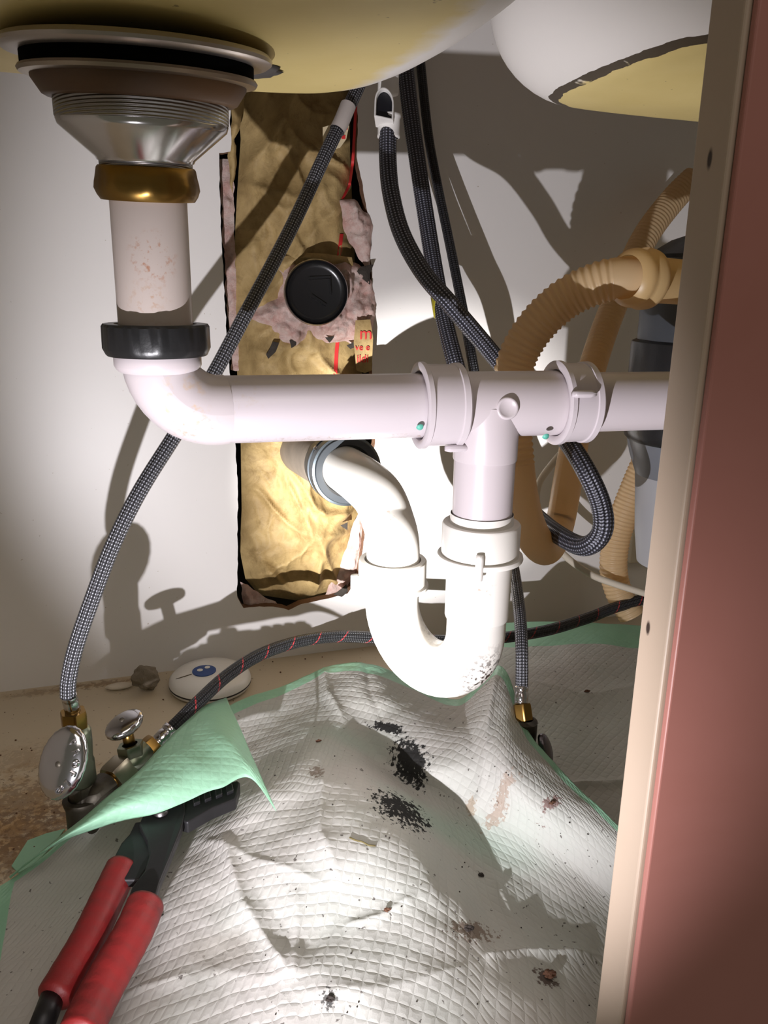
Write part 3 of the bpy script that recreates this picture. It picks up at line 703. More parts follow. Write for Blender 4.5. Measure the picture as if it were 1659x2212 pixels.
# corrugated tan hoses
def ribbed(lo, hi, pitch=.0042, amp=.055):
    def f(s, T):
        return 1.0+(amp*math.cos(2*math.pi*s/pitch) if lo <= s/T <= hi else 0)
    return f
h5 = thing('dishwasher_drain_hose', 'tan ribbed drain hose arching down behind the tee and back up', 'hose', dep(1160, 1190, .66))
P5 = px((1400, 600, .545), (1352, 600, .545), (1290, 612, .55), (1215, 650, .56), (1150, 715, .57), (1112, 790, .58), (1104, 880, .588), (1112, 980, .596), (1125, 1080, .602), (1148, 1152, .622), (1180, 1186, .672), (1208, 1135, .735), (1226, 1040, .73), (1246, 930, .75), (1272, 820, .77), (1305, 715, .79), (1345, 615, .80), (1395, 510, .81), (1455, 430, .82), (1500, 385, .82))
g = ribbed(0.03, .24, .0046, .045); g2 = ribbed(.60, 1, .0040, .03)
tube(MB(), spline(P5, 8), lambda s, T: (.0140-.0010*min(1, s/T/.6))*g(s, T)*g2(s, T), 28, .0006).build('ribbed_tube', CORR, h5)
CL = h5
cuffm = mat_corr((.68, .50, .25)); cuffm.name = 'tan_cuff'
kd = (dep(1430, 605, .562)-dep(1340, 597, .54)).normalized()
cuff0 = dep(1360, 600, .538)
lathe(MB(), [(.0145, -.004), (.0175, -.002), (.0190, .001), (.0195, .004), (.0180, .007), (.0188, .009), (.0205, .013), (.0200, .017), (.0175, .0195), (.0148, .021)], cuff0, kd, 48).build('cuff', cuffm, CL)
lathe(MB(), [(.0148, 0), (.0152, .012), (.0152, .05)], cuff0+kd*.019, kd, 48).build('end_tube', cuffm, CL)
h6 = thing('lower_drain_hose', 'tan ribbed hose curving down the wall beside the stile', 'hose', dep(1335, 1290, .85))
P6 = px((1440, 900, .83), (1405, 975, .83), (1368, 1060, .84), (1335, 1150, .85), (1325, 1220, .855), (1335, 1275, .86), (1365, 1330, .86))
tube(MB(), spline(P6, 8), lambda s, T: .0142*(1+.03*math.cos(2*math.pi*s/.0042)), 28, .0006).build('ribbed_tube', CORR, h6)
h7 = thing('clear_tube', 'thin pale tube looping down the wall behind the tee', 'tube', dep(1270, 1240, .84))
P7 = px((1230, 960, .80), (1195, 1000, .80), (1164, 1045, .80), (1160, 1090, .80), (1180, 1150, .81), (1220, 1200, .82), (1275, 1240, .83), (1330, 1262, .83), (1420, 1290, .83))
tube(MB(), spline(P7, 8), .0036, 14, .003).build('tube', simple('milky_tube', (.58, .52, .42), .35), h7)
h8 = thing('red_thread_supply_hose', 'black braided supply hose with red tracer thread lying from the small valve across', 'hose', dep(355, 1590, .56))
P8 = px((352, 1592, .598), (385, 1560, .604), (430, 1515, .618), (490, 1460, .645), (560, 1415, .672), (640, 1387, .70), (720, 1375, .725), (800, 1377, .74), (880, 1381, .75), (980, 1384, .765), (1080, 1378, .785), (1180, 1362, .80), (1270, 1335, .83), (1330, 1312, .845), (1440, 1280, .86))
tube(MB(), spline(P8, 8), lambda s, T: .0052+.0006*s/T, 22, .003).build('braided_hose', REDB, h8)
ferrule(dep(372, 1572, .602), dep(338, 1610, .594), .0064, 'ferrule', CHROME, h8)

# ------------------------------------------------------------------ stop valves
def hexnut(mb, a, b, r, rot=0):
    a, b = Vector(a), Vector(b); Ln = (b-a).length
    h = lambda t, i: 1.0/math.cos((t+rot) % (math.pi/3)-math.pi/6)*.93 if i not in (0, 5) else 1
    lathe(mb, [(r*.6, 0), (r*.95, 0), (r, Ln*.15), (r, Ln*.85), (r*.95, Ln), (r*.6, Ln)], a, b-a, 48, hexr=h); return mb
def oval_handle(name, ctr, nrm, upd, a, b, th, parent, mat):
    n = Vector(nrm).normalized(); u = Vector(upd); u = (u-n*u.dot(n)).normalized(); s = u.cross(n)
    rings = [(.0, -.5), (.75, -.5), (.93, -.42), (1.0, -.20), (.995, .0), (.95, .16), (.85, .28), (.70, .38), (.50, .46), (.25, .50), (.0, .51)]
    N = 64; vs = []; fs = []
    for r, h in rings:
        for k in range(N):
            t = 2*math.pi*k/N; sc = 1+.012*math.cos(24*t)*(.9 < r)
            vs.append(Vector(ctr)+n*(h*th)+u*(a*r*sc*math.cos(t))+s*(b*r*sc*math.sin(t)))
    for i in range(len(rings)-1):
        for k in range(N): fs.append((i*N+k, i*N+(k+1) % N, (i+1)*N+(k+1) % N, (i+1)*N+k))
    return mesh_obj(name, vs, fs, mat, parent), n, u, s
v1 = thing('stop_valve', 'tarnished stop valve with a large chrome oval handle facing the camera', 'valve', dep(165, 1720, .50))
hexnut(MB(), vax(1536), vax(1572), .0083, .2).build('compression_nut', BRASS, v1, auto=30)
tb = vax(1568); bb = vax(1695)
bodyp = MB(); vd = (bb-tb); vl = vd.length
lathe(bodyp, [(.006, 0), (.0088, .0015), (.0102, .004), (.0104, .012), (.0098, vl*.55), (.0106, vl*.60), (.0108, vl*.92), (.0085, vl*.98), (.0075, vl)], tb, vd, 40); bodyp.build('body', GREENBR, v1, auto=45)
hn = Vector((-.42, -.80, .38)).normalized(); hc = dep(135, 1648, .487)
tube(MB(), [vax(1640), hc-hn*.001], .0060, 20).build('stem', BRASS, v1)
hd, n_, u_, s_ = oval_handle('oval_handle', hc, hn, (.20, 0, 1), .0225, .0148, .0100, v1, CHROME)
lathe(MB(), [(0, .0012), (.0016, .0010), (.0022, 0)], hc+n_*.0045, n_, 16).build('screw', DARKBR, hd)
# raised cast letters round the right rim of the oval
for i, chx in enumerate('PROFLO'):
    t = math.radians(28+i*24); dr = u_*math.cos(t)*.0225*.72 + s_*math.sin(t)*.0148*.72
    P_ = hc+n_*.0046+dr; rx = (-u_*math.sin(t)+s_*math.cos(t)).normalized(); ry = n_.cross(rx)
    Rm = Matrix((rx, ry, n_)).transposed()
    text(chx, P_-rx*.0016-ry*.0018, .0058, Rm, CHROME, hd, 'raised_letter', .0010)
sp1 = thing('supply_stub', 'dark old pipe tee rising from the cabinet floor behind the green fold', 'pipe', onZ(165, 1850, 0))
pb = dep(170, 1700, .506); 
tube(MB(), [vax(1690), vax(1735)], .0085, 24).build('nipple', DARKBR, sp1)
t0 = vax(1720); tbot = Vector((t0.x+.001, t0.y, 0.0))
lathe(MB(), [(.009, 0), (.0122, -.0005), (.0128, -.002), (.0122, -.005), (.0112, -.008), (.0112, -t0.z+.0)], t0, (0, 0, 1), 40).build('riser', DARKBR, sp1, auto=45)
tube(MB(), [t0-Vector((0, 0, .011)), dep(212, 1712, .552), dep(228, 1697, .560)], .0098, 24).build('side_branch', DARKBR, sp1)
tube(MB(), [dep(222, 1704, .557), dep(250, 1676, .570)], .0070, 24).build('nipple', BRASS, sp1)
v2 = thing('small_stop_valve', 'greenish brass stop valve with a small upward-facing chrome oval handle', 'valve', dep(275, 1640, .55))
hexnut(MB(), dep(240, 1690, .566), dep(272, 1658, .578), .0118, .1).build('compression_nut', mat_steel('dull_nickel', (.42, .38, .30), .3), v2, auto=30)
tube(MB(), [dep(262, 1668, .574), dep(318, 1622, .590)], .0096, 28).build('body', GREENBR, v2)
hexnut(MB(), dep(306, 1634, .587), dep(338, 1606, .594), .0088, .3).build('outlet_nut', BRASS, v2, auto=30)
st0 = dep(288, 1640, .582); st1 = dep(272, 1572, .578)
hexnut(MB(), st0.lerp(st1, .12), st0.lerp(st1, .48), .0092, .2).build('bonnet_nut', GREENBR, v2, auto=30)
tube(MB(), [st0.lerp(st1, .45), st1], .0042, 20).build('stem', BRASS, v2)
hn2 = (st1-st0).normalized(); hn2 = (hn2+Vector((-.15, -.35, 0))).normalized()
h2d, n2, u2, s2 = oval_handle('oval_handle', st1+hn2*.004, hn2, (.55, .3, .9), .0145, .0115, .0080, v2, CHROME)
lathe(MB(), [(0, .0012), (.0016, .0010), (.0020, 0)], st1+hn2*.0078, n2, 16).build('screw', DARKBR, h2d)
# right valve mostly hidden behind the pad
v3 = thing('right_stop_valve', 'dark stop valve half hidden behind the pad under the thin supply hose', 'valve', onZ(1150, 1640, .02))
hexnut(MB(), dep(1127, 1520, .622), dep(1132, 1556, .620), .0070, .2).build('compression_nut', BRASS, v3, auto=30)
a3 = dep(1135, 1552, .620); b3 = Vector((a3.x+.004, a3.y, 0))
lathe(MB(), [(.006, 0), (.0095, -.002), (.0095, -.022), (.007, -.026), (.007, -a3.z)], a3, (0, 0, 1), 32).build('body', DARKBR, v3, auto=45)
oval_handle('oval_handle', dep(1180, 1618, .615), (.75, -.5, .3), (-.2, 0, 1), .013, .0085, .008, v3, mat_steel('dark_handle', (.2, .18, .2), .3))

# ------------------------------------------------------------------ disposal, outlet box, floor pieces
GX, GY = dep(1515, 760, .65).x, dep(1515, 760, .65).y
zg = lambda y: zfor(GX, GY, y)
gd = thing('garbage_disposal', 'dark grey disposal unit half hidden behind the stile below the right bowl', 'garbage disposal', (GX, GY, .26))
GL = lambda prof, m, name: lathe(MB(), prof, (GX, GY, 0), seg=64).build(name, m, gd, auto=35)
DG = simple('dark_grey_housing', (.045, .05, .058), .4)
GL([(0.0130, .50), (0.0130, zg(500)), (0.0325, zg(520)), (0.0498, zg(552)), (0.0509, zg(560)), (0.0487, zg(575)), (0.0433, zg(590))], BLACKP, 'mount_ring')
GL([(0.0433, zg(590)), (0.0477, zg(640)), (0.0509, zg(660)), (0.0509, zg(740))], DG, 'neck')
GL([(0.0509, zg(735)), (0.0547, zg(740)), (0.0552, zg(745)), (0.0552, zg(930)), (0.0536, zg(945)), (0.0509, zg(952))], BLACKP, 'upper_housing')
GL([(0.0514, zg(948)), (0.0504, zg(960)), (0.0477, zg(985)), (0.0417, zg(1025))], simple('grey_taper', (.16, .17, .19), .4, .2), 'taper')
GL([(0.0417, zg(1022)), (0.0401, zg(1060)), (0.0368, zg(1150)), (0.0325, zg(1215)), (0, zg(1225))], simple('pale_grey_shell', (.30, .30, .31), .5), 'lower_shell')
ob = thing('outlet_box', 'cream wall box with a small screw beside the stile', 'junction box', onY(1385, 1160, 0))
o = box(MB(), tuple(onY(1362, 1215, -.030)), tuple(onY(1440, 1110, -.001)))
v_ = onY(1358, 1218, -.02); v__ = onY(1440, 1105, -.02)
o = box(MB(), (v_.x, -.022, v_.z), (v__.x+.02, -.0005, v__.z)).build('cover', simple('cream_plate', (.62, .56, .44), .5), ob, smooth=False); bevel(o, .003, 3)
s3 = onY(1379, 1172, -.022); lathe(MB(), [(0, .001), (.003, .0006), (.0036, 0)], s3, (0, -1, 0), 20).build('screw', simple('screw_grey', (.3, .25, .2), .4, .7), ob)

ls = onZ(455, 1484, 0); 
lk = thing('leak_sensor', 'round white plastic leak sensor with a blue droplet badge on the floor by the wall', 'leak sensor', ls)
RL = .040
WP2 = simple('sensor_shell', (.74, .72, .68), .3)
lathe(MB(), [(0, 0), (RL*.86, 0), (RL*.97, .003), (RL, .006)], ls, (0, 0, 1), 72).build('base', WP2, lk)
lathe(MB(), [(RL, .006), (RL*.992, .0063), (RL*.992, .0074), (RL, .0077)], ls, (0, 0, 1), 72).build('seam', BLACKP, lk)
lathe(MB(), [(RL, .0077), (RL*.985, .011), (RL*.9, .0145), (RL*.7, .0175), (RL*.5, .0188), (RL*.3, .0192), (0, .0193)], ls, (0, 0, 1), 72).build('cover', WP2, lk)
BL = simple('blue_badge', (.015, .06, .24), .4)
def disc(ctr, r, m, name, parent, h, sx=1, rz=0):
    vs = []; 
    for k in range(36):
        a = 2*math.pi*k/36; x, y = r*sx*math.cos(a), r*math.sin(a); vs.append(Vector(ctr)+Vector((x*math.cos(rz)-y*math.sin(rz), x*math.sin(rz)+y*math.cos(rz), 0)))
    m_ = MB(); prism(m_, vs, (0, 0, -h)); return m_.build(name, m, parent, smooth=False)
bc = onZ(441, 1448, .0200); bgo = disc(bc, .0115, BL, 'badge', lk, .0014)
for x, y, r in ((432, 1447, .0028), (448, 1441, .0026)): disc(onZ(x, y, .0204), r, WP2, 'droplet', bgo, .0005)
tube(MB(), [onZ(414, 1456, .0192), onZ(405, 1459, .0188), onZ(392, 1463, .0178), onZ(380, 1467, .0155)], .0004, 6).build('etched_line', simple('faint_brown_line', (.12, .09, .05), .6), lk)

def rock(name, P, r, m, label, cat, seed, squash=(1, 1, .8), sub=3, group=None, amp=.35):
    bm = bmesh.new(); bmesh.ops.create_icosphere(bm, subdivisions=sub, radius=1)
    for v in bm.verts:
        n = noise.noise(v.co*1.3+Vector((seed, seed*2, 0)))*amp+noise.noise(v.co*3.1+Vector((seed, 0, 5)))*amp*.4
        c = v.co*(1+n); v.co = Vector((c.x*squash[0], c.y*squash[1], c.z*squash[2]))*r
    zmin = min(v.co.z for v in bm.verts)
    for v in bm.verts: v.co.z -= zmin
    me = bpy.data.meshes.new(name); bm.to_mesh(me); bm.free(); me.materials.append(m)
    o = bpy.data.objects.new(name, me); col.objects.link(o); o.location = P; tag(o, label, cat, group); return o
PUT = simple('grey_putty', (.20, .165, .12), .95, 0, (160, .9, .003), var=.4)
rock('putty_lump', onZ(316, 1492, 0), .0125, PUT, 'grey-brown crumbly lump on the floor left of the leak sensor', 'putty', 2, (1, .8, .95), 4)
rock('plaster_cake', onZ(258, 1488, 0), .012, simple('pale_putty', (.60, .53, .43), .9, 0, (120, .5, .002)), 'flat pale smear of plaster at the wall foot left of the grey lump', 'plaster', 5, (1.1, .5, .25), 3, amp=.12)
es = onZ(118, 1835, 0)
lathe(MB(), [(0, .0065), (.010, .0060), (.022, .0035), (.0245, .0008), (.0245, 0), (0, 0)], Vector((t0.x-.004, t0.y-.004, 0)), (0, 0, 1), 56).build('escutcheon', simple('grey_escutcheon', (.20, .18, .16), .5, .5, (90, .3, .001), var=.2), None, loc=Vector((0, 0, 0)))
bpy.data.objects['escutcheon'].name = 'floor_escutcheon'; tag(bpy.data.objects['floor_escutcheon'], 'round grey metal floor plate around the foot of the old supply pipe', 'escutcheon')

# ------------------------------------------------------------------ absorbent pads
def smooth_net(rows, nu, nv):
    """rows of control points (px,py,z) -> dense grid of 3D points"""
    G = np.array([[list(onZ(*p)) for p in r] for r in rows], float)      # rows x cols x 3
    def interp(A, n):   # Catmull-Rom along axis 0
        m = A.shape[0]; t = np.linspace(0, m-1, n); i = np.minimum(t.astype(int), m-2); f = (t-i)[:, None, None]
        E = np.concatenate([[2*A[0]-A[1]], A, [2*A[-1]-A[-2]]]); a, b, c, d = E[i], E[i+1], E[i+2], E[i+3]
        return .5*((2*b)+(-a+c)*f+(2*a-5*b+4*c-d)*f*f+(-a+3*b-3*c+d)*f**3)
    A = interp(G, nv); A = interp(np.transpose(A, (1, 0, 2)), nu); return np.transpose(A, (1, 0, 2))
def crease(A, lines):
    X, Yv = A[..., 0], A[..., 1]; dz = np.zeros(X.shape)
    for pts, amp, w in lines:
        P = [onZ(x, y, z) for x, y, z in pts]; best = np.full(X.shape, 1e9); T = np.zeros(X.shape)
        for k, (p, q) in enumerate(zip(P, P[1:])):
            dx, dy = q.x-p.x, q.y-p.y; t = np.clip(((X-p.x)*dx+(Yv-p.y)*dy)/(dx*dx+dy*dy), 0, 1)
            d = np.hypot(X-p.x-t*dx, Yv-p.y-t*dy); m = d < best; best = np.where(m, d, best); T = np.where(m, (k+t)/(len(P)-1), T)
        fade = np.clip(np.minimum(T, 1-T)*6+.15, 0, 1)
        dz += amp*np.exp(-(best/w))*fade
    A = A.copy(); A[..., 2] += dz; return A
def sheet(name, A, mats, parent, border=(0, 0, 0, 0), thick=.0012, extra=None, uvscale=1.0, uvrot=0.0):
    nv, nu = A.shape[:2]
    du = np.linalg.norm(np.diff(A, axis=1), axis=2); dv = np.linalg.norm(np.diff(A, axis=0), axis=2)
    UU = np.concatenate([np.zeros((nv, 1)), np.cumsum(du, axis=1)], 1); VV = np.concatenate([np.zeros((1, nu)), np.cumsum(dv, axis=0)], 0)
    U = np.r_[0, np.cumsum(du.mean(0))]; V = np.r_[0, np.cumsum(dv.mean(1))]
    # row and column arc lengths, straightened a little towards their means
    uu = UU-UU[:, nu//2:nu//2+1]; vv = VV-VV[nv//2:nv//2+1, :]
    vs = A.reshape(-1, 3); fs = []; fm = []
    l, r, t, b = border
    for j in range(nv-1):
        for i in range(nu-1):
            fs.append((j*nu+i, (j+1)*nu+i, (j+1)*nu+i+1, j*nu+i+1))
            e = U[i] < l or U[-1]-U[i+1] < r or V[j] < t or V[-1]-V[j+1] < b
            fm.append(1 if e else 0)
    c, s = math.cos(uvrot), math.sin(uvrot)
    uv = np.stack([(uu*c-vv*s).ravel(), (uu*s+vv*c).ravel()], 1)
    o = mesh_obj(name, [tuple(v) for v in vs], fs, None, parent, uv=uv, mats=mats, fmat=fm)
    m = o.modifiers.new('solid', 'SOLIDIFY'); m.thickness = thick; m.offset = -1
    if len(mats) > 1: m.material_offset = 1; m.material_offset_rim = 1
    return o
ROWS = [
 [(-20,1925,.020),(95,1850,.03),(215,1752,.036),(330,1660,.040),(495,1525,.040),(600,1487,.040),(700,1443,.050),(790,1431,.058),(890,1468,.050),(990,1512,.045),(1082,1440,.080),(1150,1592,.062),(1323,1771,.050),(1440,1900,.040)],
 [(-30,1975,.012),(80,1900,.018),(200,1810,.022),(320,1730,.022),(480,1620,.024),(590,1560,.032),(690,1505,.044),(785,1500,.054),(880,1540,.054),(985,1560,.056),(1065,1535,.072),(1130,1640,.064),(1290,1795,.046),(1420,1925,.034)],
 [(-40,2040,.008),(70,1970,.012),(190,1890,.014),(310,1810,.016),(460,1710,.024),(580,1640,.034),(680,1580,.044),(770,1550,.046),(845,1600,.044),(935,1650,.046),(1040,1640,.056),(1110,1700,.056),(1270,1840,.034),(1410,1965,.024)],
 [(-50,2090,.006),(60,2030,.010),(180,1950,.012),(300,1880,.014),(450,1790,.028),(570,1710,.044),(670,1650,.050),(750,1610,.040),(825,1650,.030),(915,1705,.028),(1030,1762,.026),(1130,1805,.026),(1265,1895,.016),(1400,2000,.012)],
 [(-60,2140,.006),(50,2090,.010),(170,2020,.012),(290,1950,.016),(430,1860,.026),(560,1780,.038),(670,1730,.046),(760,1705,.050),(850,1720,.042),(940,1780,.024),(1030,1850,.016),(1130,1890,.012),(1260,1960,.010),(1395,2050,.008)],
 [(-60,2190,.006),(45,2150,.010),(165,2080,.012),(280,2020,.014),(420,1930,.024),(550,1850,.034),(670,1810,.044),(780,1790,.050),(880,1805,.044),(960,1860,.024),(1035,1920,.014),(1130,1960,.010),(1255,2020,.008),(1390,2100,.008)],
 [(-60,2240,.006),(40,2210,.010),(155,2150,.012),(270,2095,.012),(410,2010,.020),(550,1940,.028),(680,1900,.036),(800,1885,.042),(905,1890,.040),(990,1935,.026),(1055,1990,.014),(1140,2030,.010),(1250,2080,.010),(1385,2150,.008)],
 [(-60,2300,.006),(40,2280,.010),(150,2230,.010),(265,2180,.012),(405,2110,.016),(560,2050,.020),(690,2010,.026),(810,1990,.030),(910,1990,.030),(1000,2015,.024),(1070,2055,.018),(1150,2095,.014),(1250,2140,.010),(1380,2200,.008)],
 [(-60,2400,.006),(40,2400,.008),(150,2350,.010),(265,2330,.012),(410,2260,.014),(570,2210,.018),(700,2170,.022),(820,2150,.024),(920,2150,.022),(1010,2160,.020),(1080,2180,.020),(1160,2210,.016),(1250,2240,.010),(1370,2290,.008)],
 [(-60,2600,.004),(40,2600,.006),(150,2580,.006),(265,2560,.006),(420,2530,.006),(580,2500,.006),(710,2490,.006),(830,2480,.006),(930,2480,.006),(1020,2480,.006),(1090,2480,.006),(1170,2480,.006),(1250,2490,.006),(1360,2500,.006)],
]
A = smooth_net(ROWS, 300, 260)
CRS = [([(470,1790,.03),(520,1910,.04),(575,2010,.03),(625,2130,.015)], .0045, .006), ([(640,1870,.05),(640,1990,.04),(632,2130,.02)], .004, .008),
       ([(700,1650,.05),(690,1760,.06),(740,1830,.066)], .004, .008), ([(540,1880,.04),(640,1960,.045),(700,2000,.04)], -.0018, .012),
       ([(420,1800,.03),(560,1830,.045),(700,1840,.06)], .002, .004), ([(900,1905,.045),(820,1900,.058),(740,1930,.05)], .003, .004),
       ([(640,2170,.015),(800,2150,.022),(900,2120,.024),(1040,2080,.02)], .0018, .005), ([(1040,2070,.02),(1130,2060,.012),(1290,2060,.01)], .004, .005),
       ([(700,1440,.05),(705,1500,.045),(745,1560,.045)], .004, .005), ([(790,1435,.055),(800,1500,.054),(830,1560,.05)], -.0025, .006),
       ([(1075,1450,.07),(1050,1600,.06),(1040,1700,.045),(1022,1755,.026)], .005, .006), ([(985,1530,.045),(1020,1620,.05),(1030,1700,.045)], -.003, .008),
       ([(1060,1880,.012),(1110,1990,.01),(1180,2080,.01)], .002, .006), ([(430,2090,.02),(300,2140,.012),(180,2200,.01)], .002, .006), ([(430,2080,.02),(560,2110,.02),(640,2140,.015)], .0012, .006),
       ([(330,1830,.02),(240,1960,.012),(170,2120,.012)], .003, .010)]
A = crease(A, CRS)
rngN = np.random.RandomState(3)
for j in range(A.shape[0]):
    for i in range(A.shape[1]):
        x, y, z = A[j, i]; A[j, i, 2] = max(.0022, z+.0018*noise.fractal(Vector((x*26, y*26, 0)), 1, 2, 3))
bvP = BVHTree.FromPolygons([Vector(v) for v in A.reshape(-1, 3)], [(j*300+i, (j+1)*300+i, (j+1)*300+i+1, j*300+i+1) for j in range(259) for i in range(299)])
def hitpad(x, y):
    h = bvP.ray_cast(CAM, ray(x, y).normalized())[0]
    return h if h is not None else onZ(x, y, .01)
def stn(x, y, rx, ry, rot, c, amt, ns, na, soft=.25):
    h = hitpad(x, y); return ((h.x, h.y, h.z), rx, ry, rot, c, amt, ns, na, soft)
BK = (.012, .012, .012); BRN = (.14, .07, .03)
PADST = [stn(985, 1800, .045, .012, -.75, (.40, .56, .46), .55, 40, .15, 1.3), stn(760, 1600, .03, .009, -.5, (.42, .55, .46), .4, 40, .15, 1.3), stn(835, 1570, .015, .004, -.9, BK, .97, 250, .8), stn(888, 1635, .018, .009, -1.25, BK, .97, 250, .9), stn(866, 1745, .016, .017, 0, BK, .97, 260, 1.2, .15),
         stn(684, 1668, .0045, .0055, 0, BRN, .6, 300, 1.0), stn(1020, 2012, .012, .006, 0, BRN, .7, 330, 1.4), stn(1180, 2112, .006, .006, 0, (.08, .04, .03), .85, 300, .9),
         stn(1080, 1740, .010, .004, 0, (.35, .20, .12), .5, 300, 1.4), stn(1192, 1735, .006, .003, 0, (.16, .04, .03), .7, 300, 1.4), stn(470, 2060, .020, .012, -.3, (.38, .35, .31), .65, 40, .3, .7),
         stn(1016, 1745, .003, .004, 0, (.35, .24, .14), .6, 300, .8), stn(710, 2158, .004, .004, 0, BK, .8, 400, 1.2), stn(655, 1770, .03, .012, .2, (.50, .49, .45), .5, 40, .4, .8)]
PADM = mat_pad([((q[0][0]-.08, q[0][1]+.33, q[0][2]), *q[1:]) for q in PADST]); PADR = mat_pad()
fp = thing('absorbent_pad', 'crumpled white quilted pad with green edge, stained black, filling the front floor', 'absorbent pad', (.08, -.33, 0))
sheet('quilted_sheet', A, [PADM, GREENF], fp, (.012, .012, .010, .012), .0012, uvrot=.5)
# folded-over corner showing the green backing
up_e = [(489,1505,.072),(450,1520,.075),(413,1548,.076),(359,1600,.075),(295,1668,.074),(232,1720,.070),(169,1775,.062),(84,1842,.045),(20,1896,.024)]
lo_e = [(597,1752,.052),(540,1680,.064),(480,1700,.064),(443,1712,.064),(354,1752,.062),(274,1771,.060),(169,1804,.056),(100,1838,.042),(22,1897,.024)]
def rs(e, n):
    s = spline(e, 10); return resample([[*p] for p in s], 1)[0][np.linspace(0, len(resample([[*p] for p in s], 1)[0])-1, n).astype(int)]
ue = spline(up_e, 12); le = spline(lo_e, 12)
nF = len(ue); F = np.zeros((22, nF, 3))
for i in range(nF):
    for j in range(22):
        t = j/21; q = ue[i]*(1-t)+le[i]*t; bul = math.sin(math.pi*t)*.006
        P = onZ(q[0], q[1], q[2]+bul); w = noise.noise(Vector((P.x*40, P.y*40, 1)))*.0015
        F[j, i] = (P.x, P.y, P.z+w)
sheet('folded_corner', F[:, ::-1], [GREENF], fp, thick=.0008)
# back pad lying behind on the right
ROWB = [
 [(1040,1345,.030),(1090,1345,.032),(1180,1342,.034),(1280,1345,.034),(1370,1350,.030),(1470,1345,.028)],
 [(1045,1400,.028),(1100,1415,.030),(1190,1412,.030),(1280,1405,.030),(1370,1415,.026),(1470,1410,.02)],
 [(1050,1470,.018),(1110,1490,.022),(1200,1480,.026),(1290,1480,.022),(1375,1490,.018),(1480,1490,.014)],
 [(1060,1540,.010),(1120,1560,.012),(1210,1555,.016),(1300,1560,.014),(1385,1570,.012),(1480,1570,.010)],
 [(1080,1640,.006),(1140,1660,.006),(1230,1660,.010),(1320,1660,.010),(1390,1670,.010),(1490,1670,.010)],
 [(1100,1760,.004),(1170,1790,.004),(1260,1790,.006),(1330,1790,.006),(1400,1800,.006),(1500,1800,.006)],
 [(1120,1880,.003),(1190,1910,.003),(1280,1910,.003),(1350,1910,.003),(1420,1920,.003),(1520,1920,.003)]]
Bp = smooth_net(ROWB, 150, 150)
Bp = crease(Bp, [([(1130,1690,.008),(1260,1700,.008),(1400,1690,.008)], .004, .004), ([(1120,1480,.02),(1260,1500,.024),(1400,1480,.018)], .003, .01)])
for j in range(150):
    for i in range(150):
        x, y, z = Bp[j, i]; Bp[j, i, 2] = max(.002, min(z+.0015*noise.noise(Vector((x*35, y*35, 0))), 1)); Bp[j, i, 1] = min(Bp[j, i, 1], -.004)
bpd = thing('rear_absorbent_pad', 'flatter white quilted pad with a wide green border behind the right supply hose', 'absorbent pad', (.33, -.18, 0))
sheet('quilted_sheet', Bp, [PADR, GREENF], bpd, (.0, .0, .052, .0), .0012, uvrot=.2)
# scrap of green film at far left of the floor
sc = [onZ(x, y, .001) for x, y in ((60, 1815), (100, 1800), (140, 1790), (110, 1830), (75, 1865), (40, 1885), (25, 1870))]
o = prism(MB(), sc, (0, 0, -.0008)).build('green_film_scrap', GREENF, None, smooth=False, loc=sc[0]); tag(o, 'small green film scrap on the stained floor beside the floor plate', 'film scrap')

# ------------------------------------------------------------------ pliers
PM = simple('blackened_steel', (.035, .034, .036), .42, .7, (120, .3, .0006), var=.2)
GRIP = NT('red_grip', .5, 0, (.42, .02, .02)); GRIP.color(GRIP.mix(GRIP.noise(60, 4), (.16, .006, .008), (.24, .014, .013))); GRIP.bump(GRIP.noise(350, 4), .35, .0008)
plr = thing('slip_joint_pliers', 'black tongue-and-groove pliers with red grips lying under the green fold', 'pliers', onZ(300, 1850, .045))
def zpl(y): return .044+(.058-.044)*max(0, min(1, (2150-y)/400))
def plate(name, pts, dz, th, mat, parent, bw=.0012):
    out = [onZ(x, y, zpl(y)+dz) for x, y in pts]; o = prism(MB(), out, (0, 0, -th)).build(name, mat, parent, smooth=False); bevel(o, bw, 3, 30); return o
plate('lower_arm', [(292, 1775), (345, 1770), (352, 1830), (300, 1900), (250, 1900), (240, 1862), (262, 1820), (280, 1800)], -.004, .006, PM, plr)
plate('upper_arm', [(300, 1780), (312, 1752), (350, 1735), (398, 1728), (400, 1752), (392, 1790), (368, 1850), (345, 1905), (330, 1960), (272, 1950), (285, 1915), (312, 1880), (322, 1845), (318, 1815)], 0, .006, PM, plr)
jaw = plate('jaw', [(385, 1770), (372, 1735), (420, 1712), (470, 1697), (513, 1685), (519, 1690), (510, 1725), (460, 1745), (405, 1776)], -.001, .009, PM, plr)
for k in range(4):
    x = 425+k*24; y = 1728-k*8
    plate('tooth', [(x-7, y+8), (x-9, y-10), (x+4, y-14), (x+8, y+2)], .0012, .003, BLACKP, plr, .0008)
pv = onZ(347, 1752, zpl(1752)+.001)
lathe(MB(), [(0, .0022), (.0035, .0020), (.0048, .0008), (.0050, -.001)], pv, (0, 0, 1), 32).build('pivot_bolt', mat_steel('worn_bolt', (.25, .23, .24), .35), plr)
def grip(pts, r, name, seg=26):
    P = [onZ(x, y, zpl(y)+dz) for x, y, dz in pts]
    o = tube(MB(), spline([list(p) for p in P], 10), lambda s, T: r*min(1, .62+12*s/T, .55+14*(1-s/T))*(1+.006*math.sin(s*700)), seg, .0012, flat=1.0).build(name, GRIP.m, plr)
    return o
grip([(268, 1865, -.009), (235, 1935, -.010), (190, 2030, -.010), (150, 2100, -.010), (112, 2165, -.010)], .0098, 'grip')
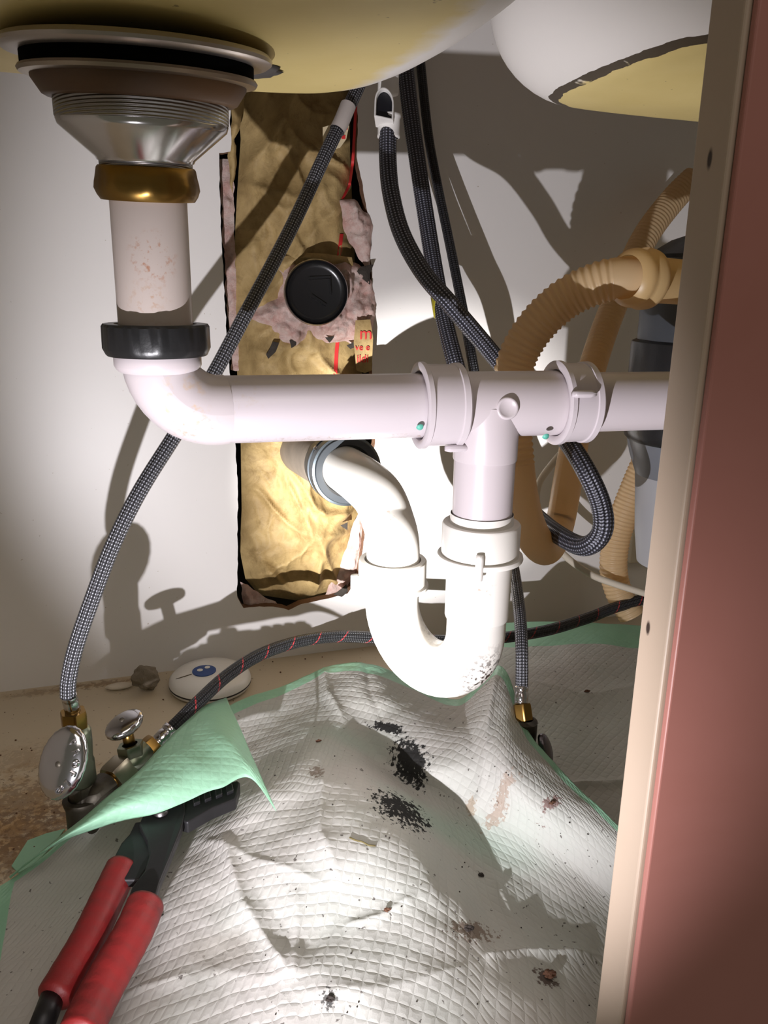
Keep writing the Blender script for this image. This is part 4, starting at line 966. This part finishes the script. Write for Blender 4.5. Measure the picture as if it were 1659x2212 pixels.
grip([(318, 1945, -.006), (290, 2010, -.006), (240, 2100, -.006), (205, 2165, -.006), (165, 2250, -.006)], .0108, 'grip')
tube(MB(), [onZ(115, 2150, zpl(2150)-.009), onZ(85, 2230, zpl(2230)-.010)], .0062, 20).build('handle_tip', PM, plr)
plate('lower_shank', [(285, 1850), (250, 1850), (238, 1895), (275, 1905)], -.007, .006, PM, plr)

# ------------------------------------------------------------------ crumbs
CR = simple('dark_crumb', (.03, .022, .018), .8, 0, (300, .6, .001)); CB = simple('brown_crumb', (.12, .055, .03), .9, 0, (300, .6, .001))
big = [(1040,1892,.0022,CR,'largest black crumb in the shaded valley of the front pad'),(713,2160,.0026,CR,'curled black crumb near the bottom edge of the front pad'),(836,1967,.0022,CB,'dark brown crumb right of the pliers on the front pad'),
       (688,1602,.0022,CB,'brown crumb on the pad just left of the black smear'),(1012,2008,.0032,CR,'dark crumb among brown crumbs on the lower pad'),(1185,2110,.0040,CB,'largest reddish-brown crumb on the lower right of the pad'),
       (345,1980,.0024,CR,'small black wormlike crumb beside the red grip'),(1192,1736,.0024,CB,'reddish fleck on the bright right slope of the front pad'),(1268,1495,.0028,CB,'brown fleck in the middle of the rear pad')]
for i, (x, y, r, m, lb) in enumerate(big):
    if i == 8:
        h = onZ(x, y, .024)
    else: h = hitpad(x, y)
    rock('crumb', h-Vector((0, 0, .0004)), r*.68, m, lb, 'debris', i*1.7, (1.3, .8, .6), 3, 'crumbs scattered on the pads', .75)
tw = [hitpad(x, y)+Vector((0, 0, .0010)) for x, y in ((755, 1812), (768, 1818), (782, 1821), (797, 1829), (811, 1830))]
o = tube(MB(), tw, .00055, 8).build('twig', simple('dry_twig', (.16, .13, .05), .8), None, loc=tw[0]); tag(o, 'thin olive-brown twig lying on the middle of the front pad', 'twig')
random.seed(5); mb = MB()
for k in range(95):
    x, y = random.uniform(560, 1290), random.uniform(1560, 2200); h = bvP.ray_cast(CAM, ray(x, y).normalized())[0]
    if h is None: continue
    r = random.uniform(.0002, .0007)
    lathe(mb, [(0, 0), (r, r*.3), (r*.8, r), (0, r*1.2)], h, (random.uniform(-.3, .3), random.uniform(-.3, .3), 1), 5)
o = mb.build('fine_grit', CR, fp, smooth=False); o['kind'] = 'stuff'
mb = MB()
for k in range(90):
    x, y = random.choice([(random.uniform(0, 340), random.uniform(1500, 1840)), (random.uniform(350, 800), random.uniform(1420, 1540))]); h = onZ(x, y, 0)
    if h.y > -.004: continue
    r = random.uniform(.0003, .0010); lathe(mb, [(0, 0), (r, r*.3), (r*.8, r), (0, r*1.2)], h, (0, 0, 1), 5)
o = mb.build('floor_grit', CB, bpy.data.objects['floor'], smooth=False); o['kind'] = 'stuff'
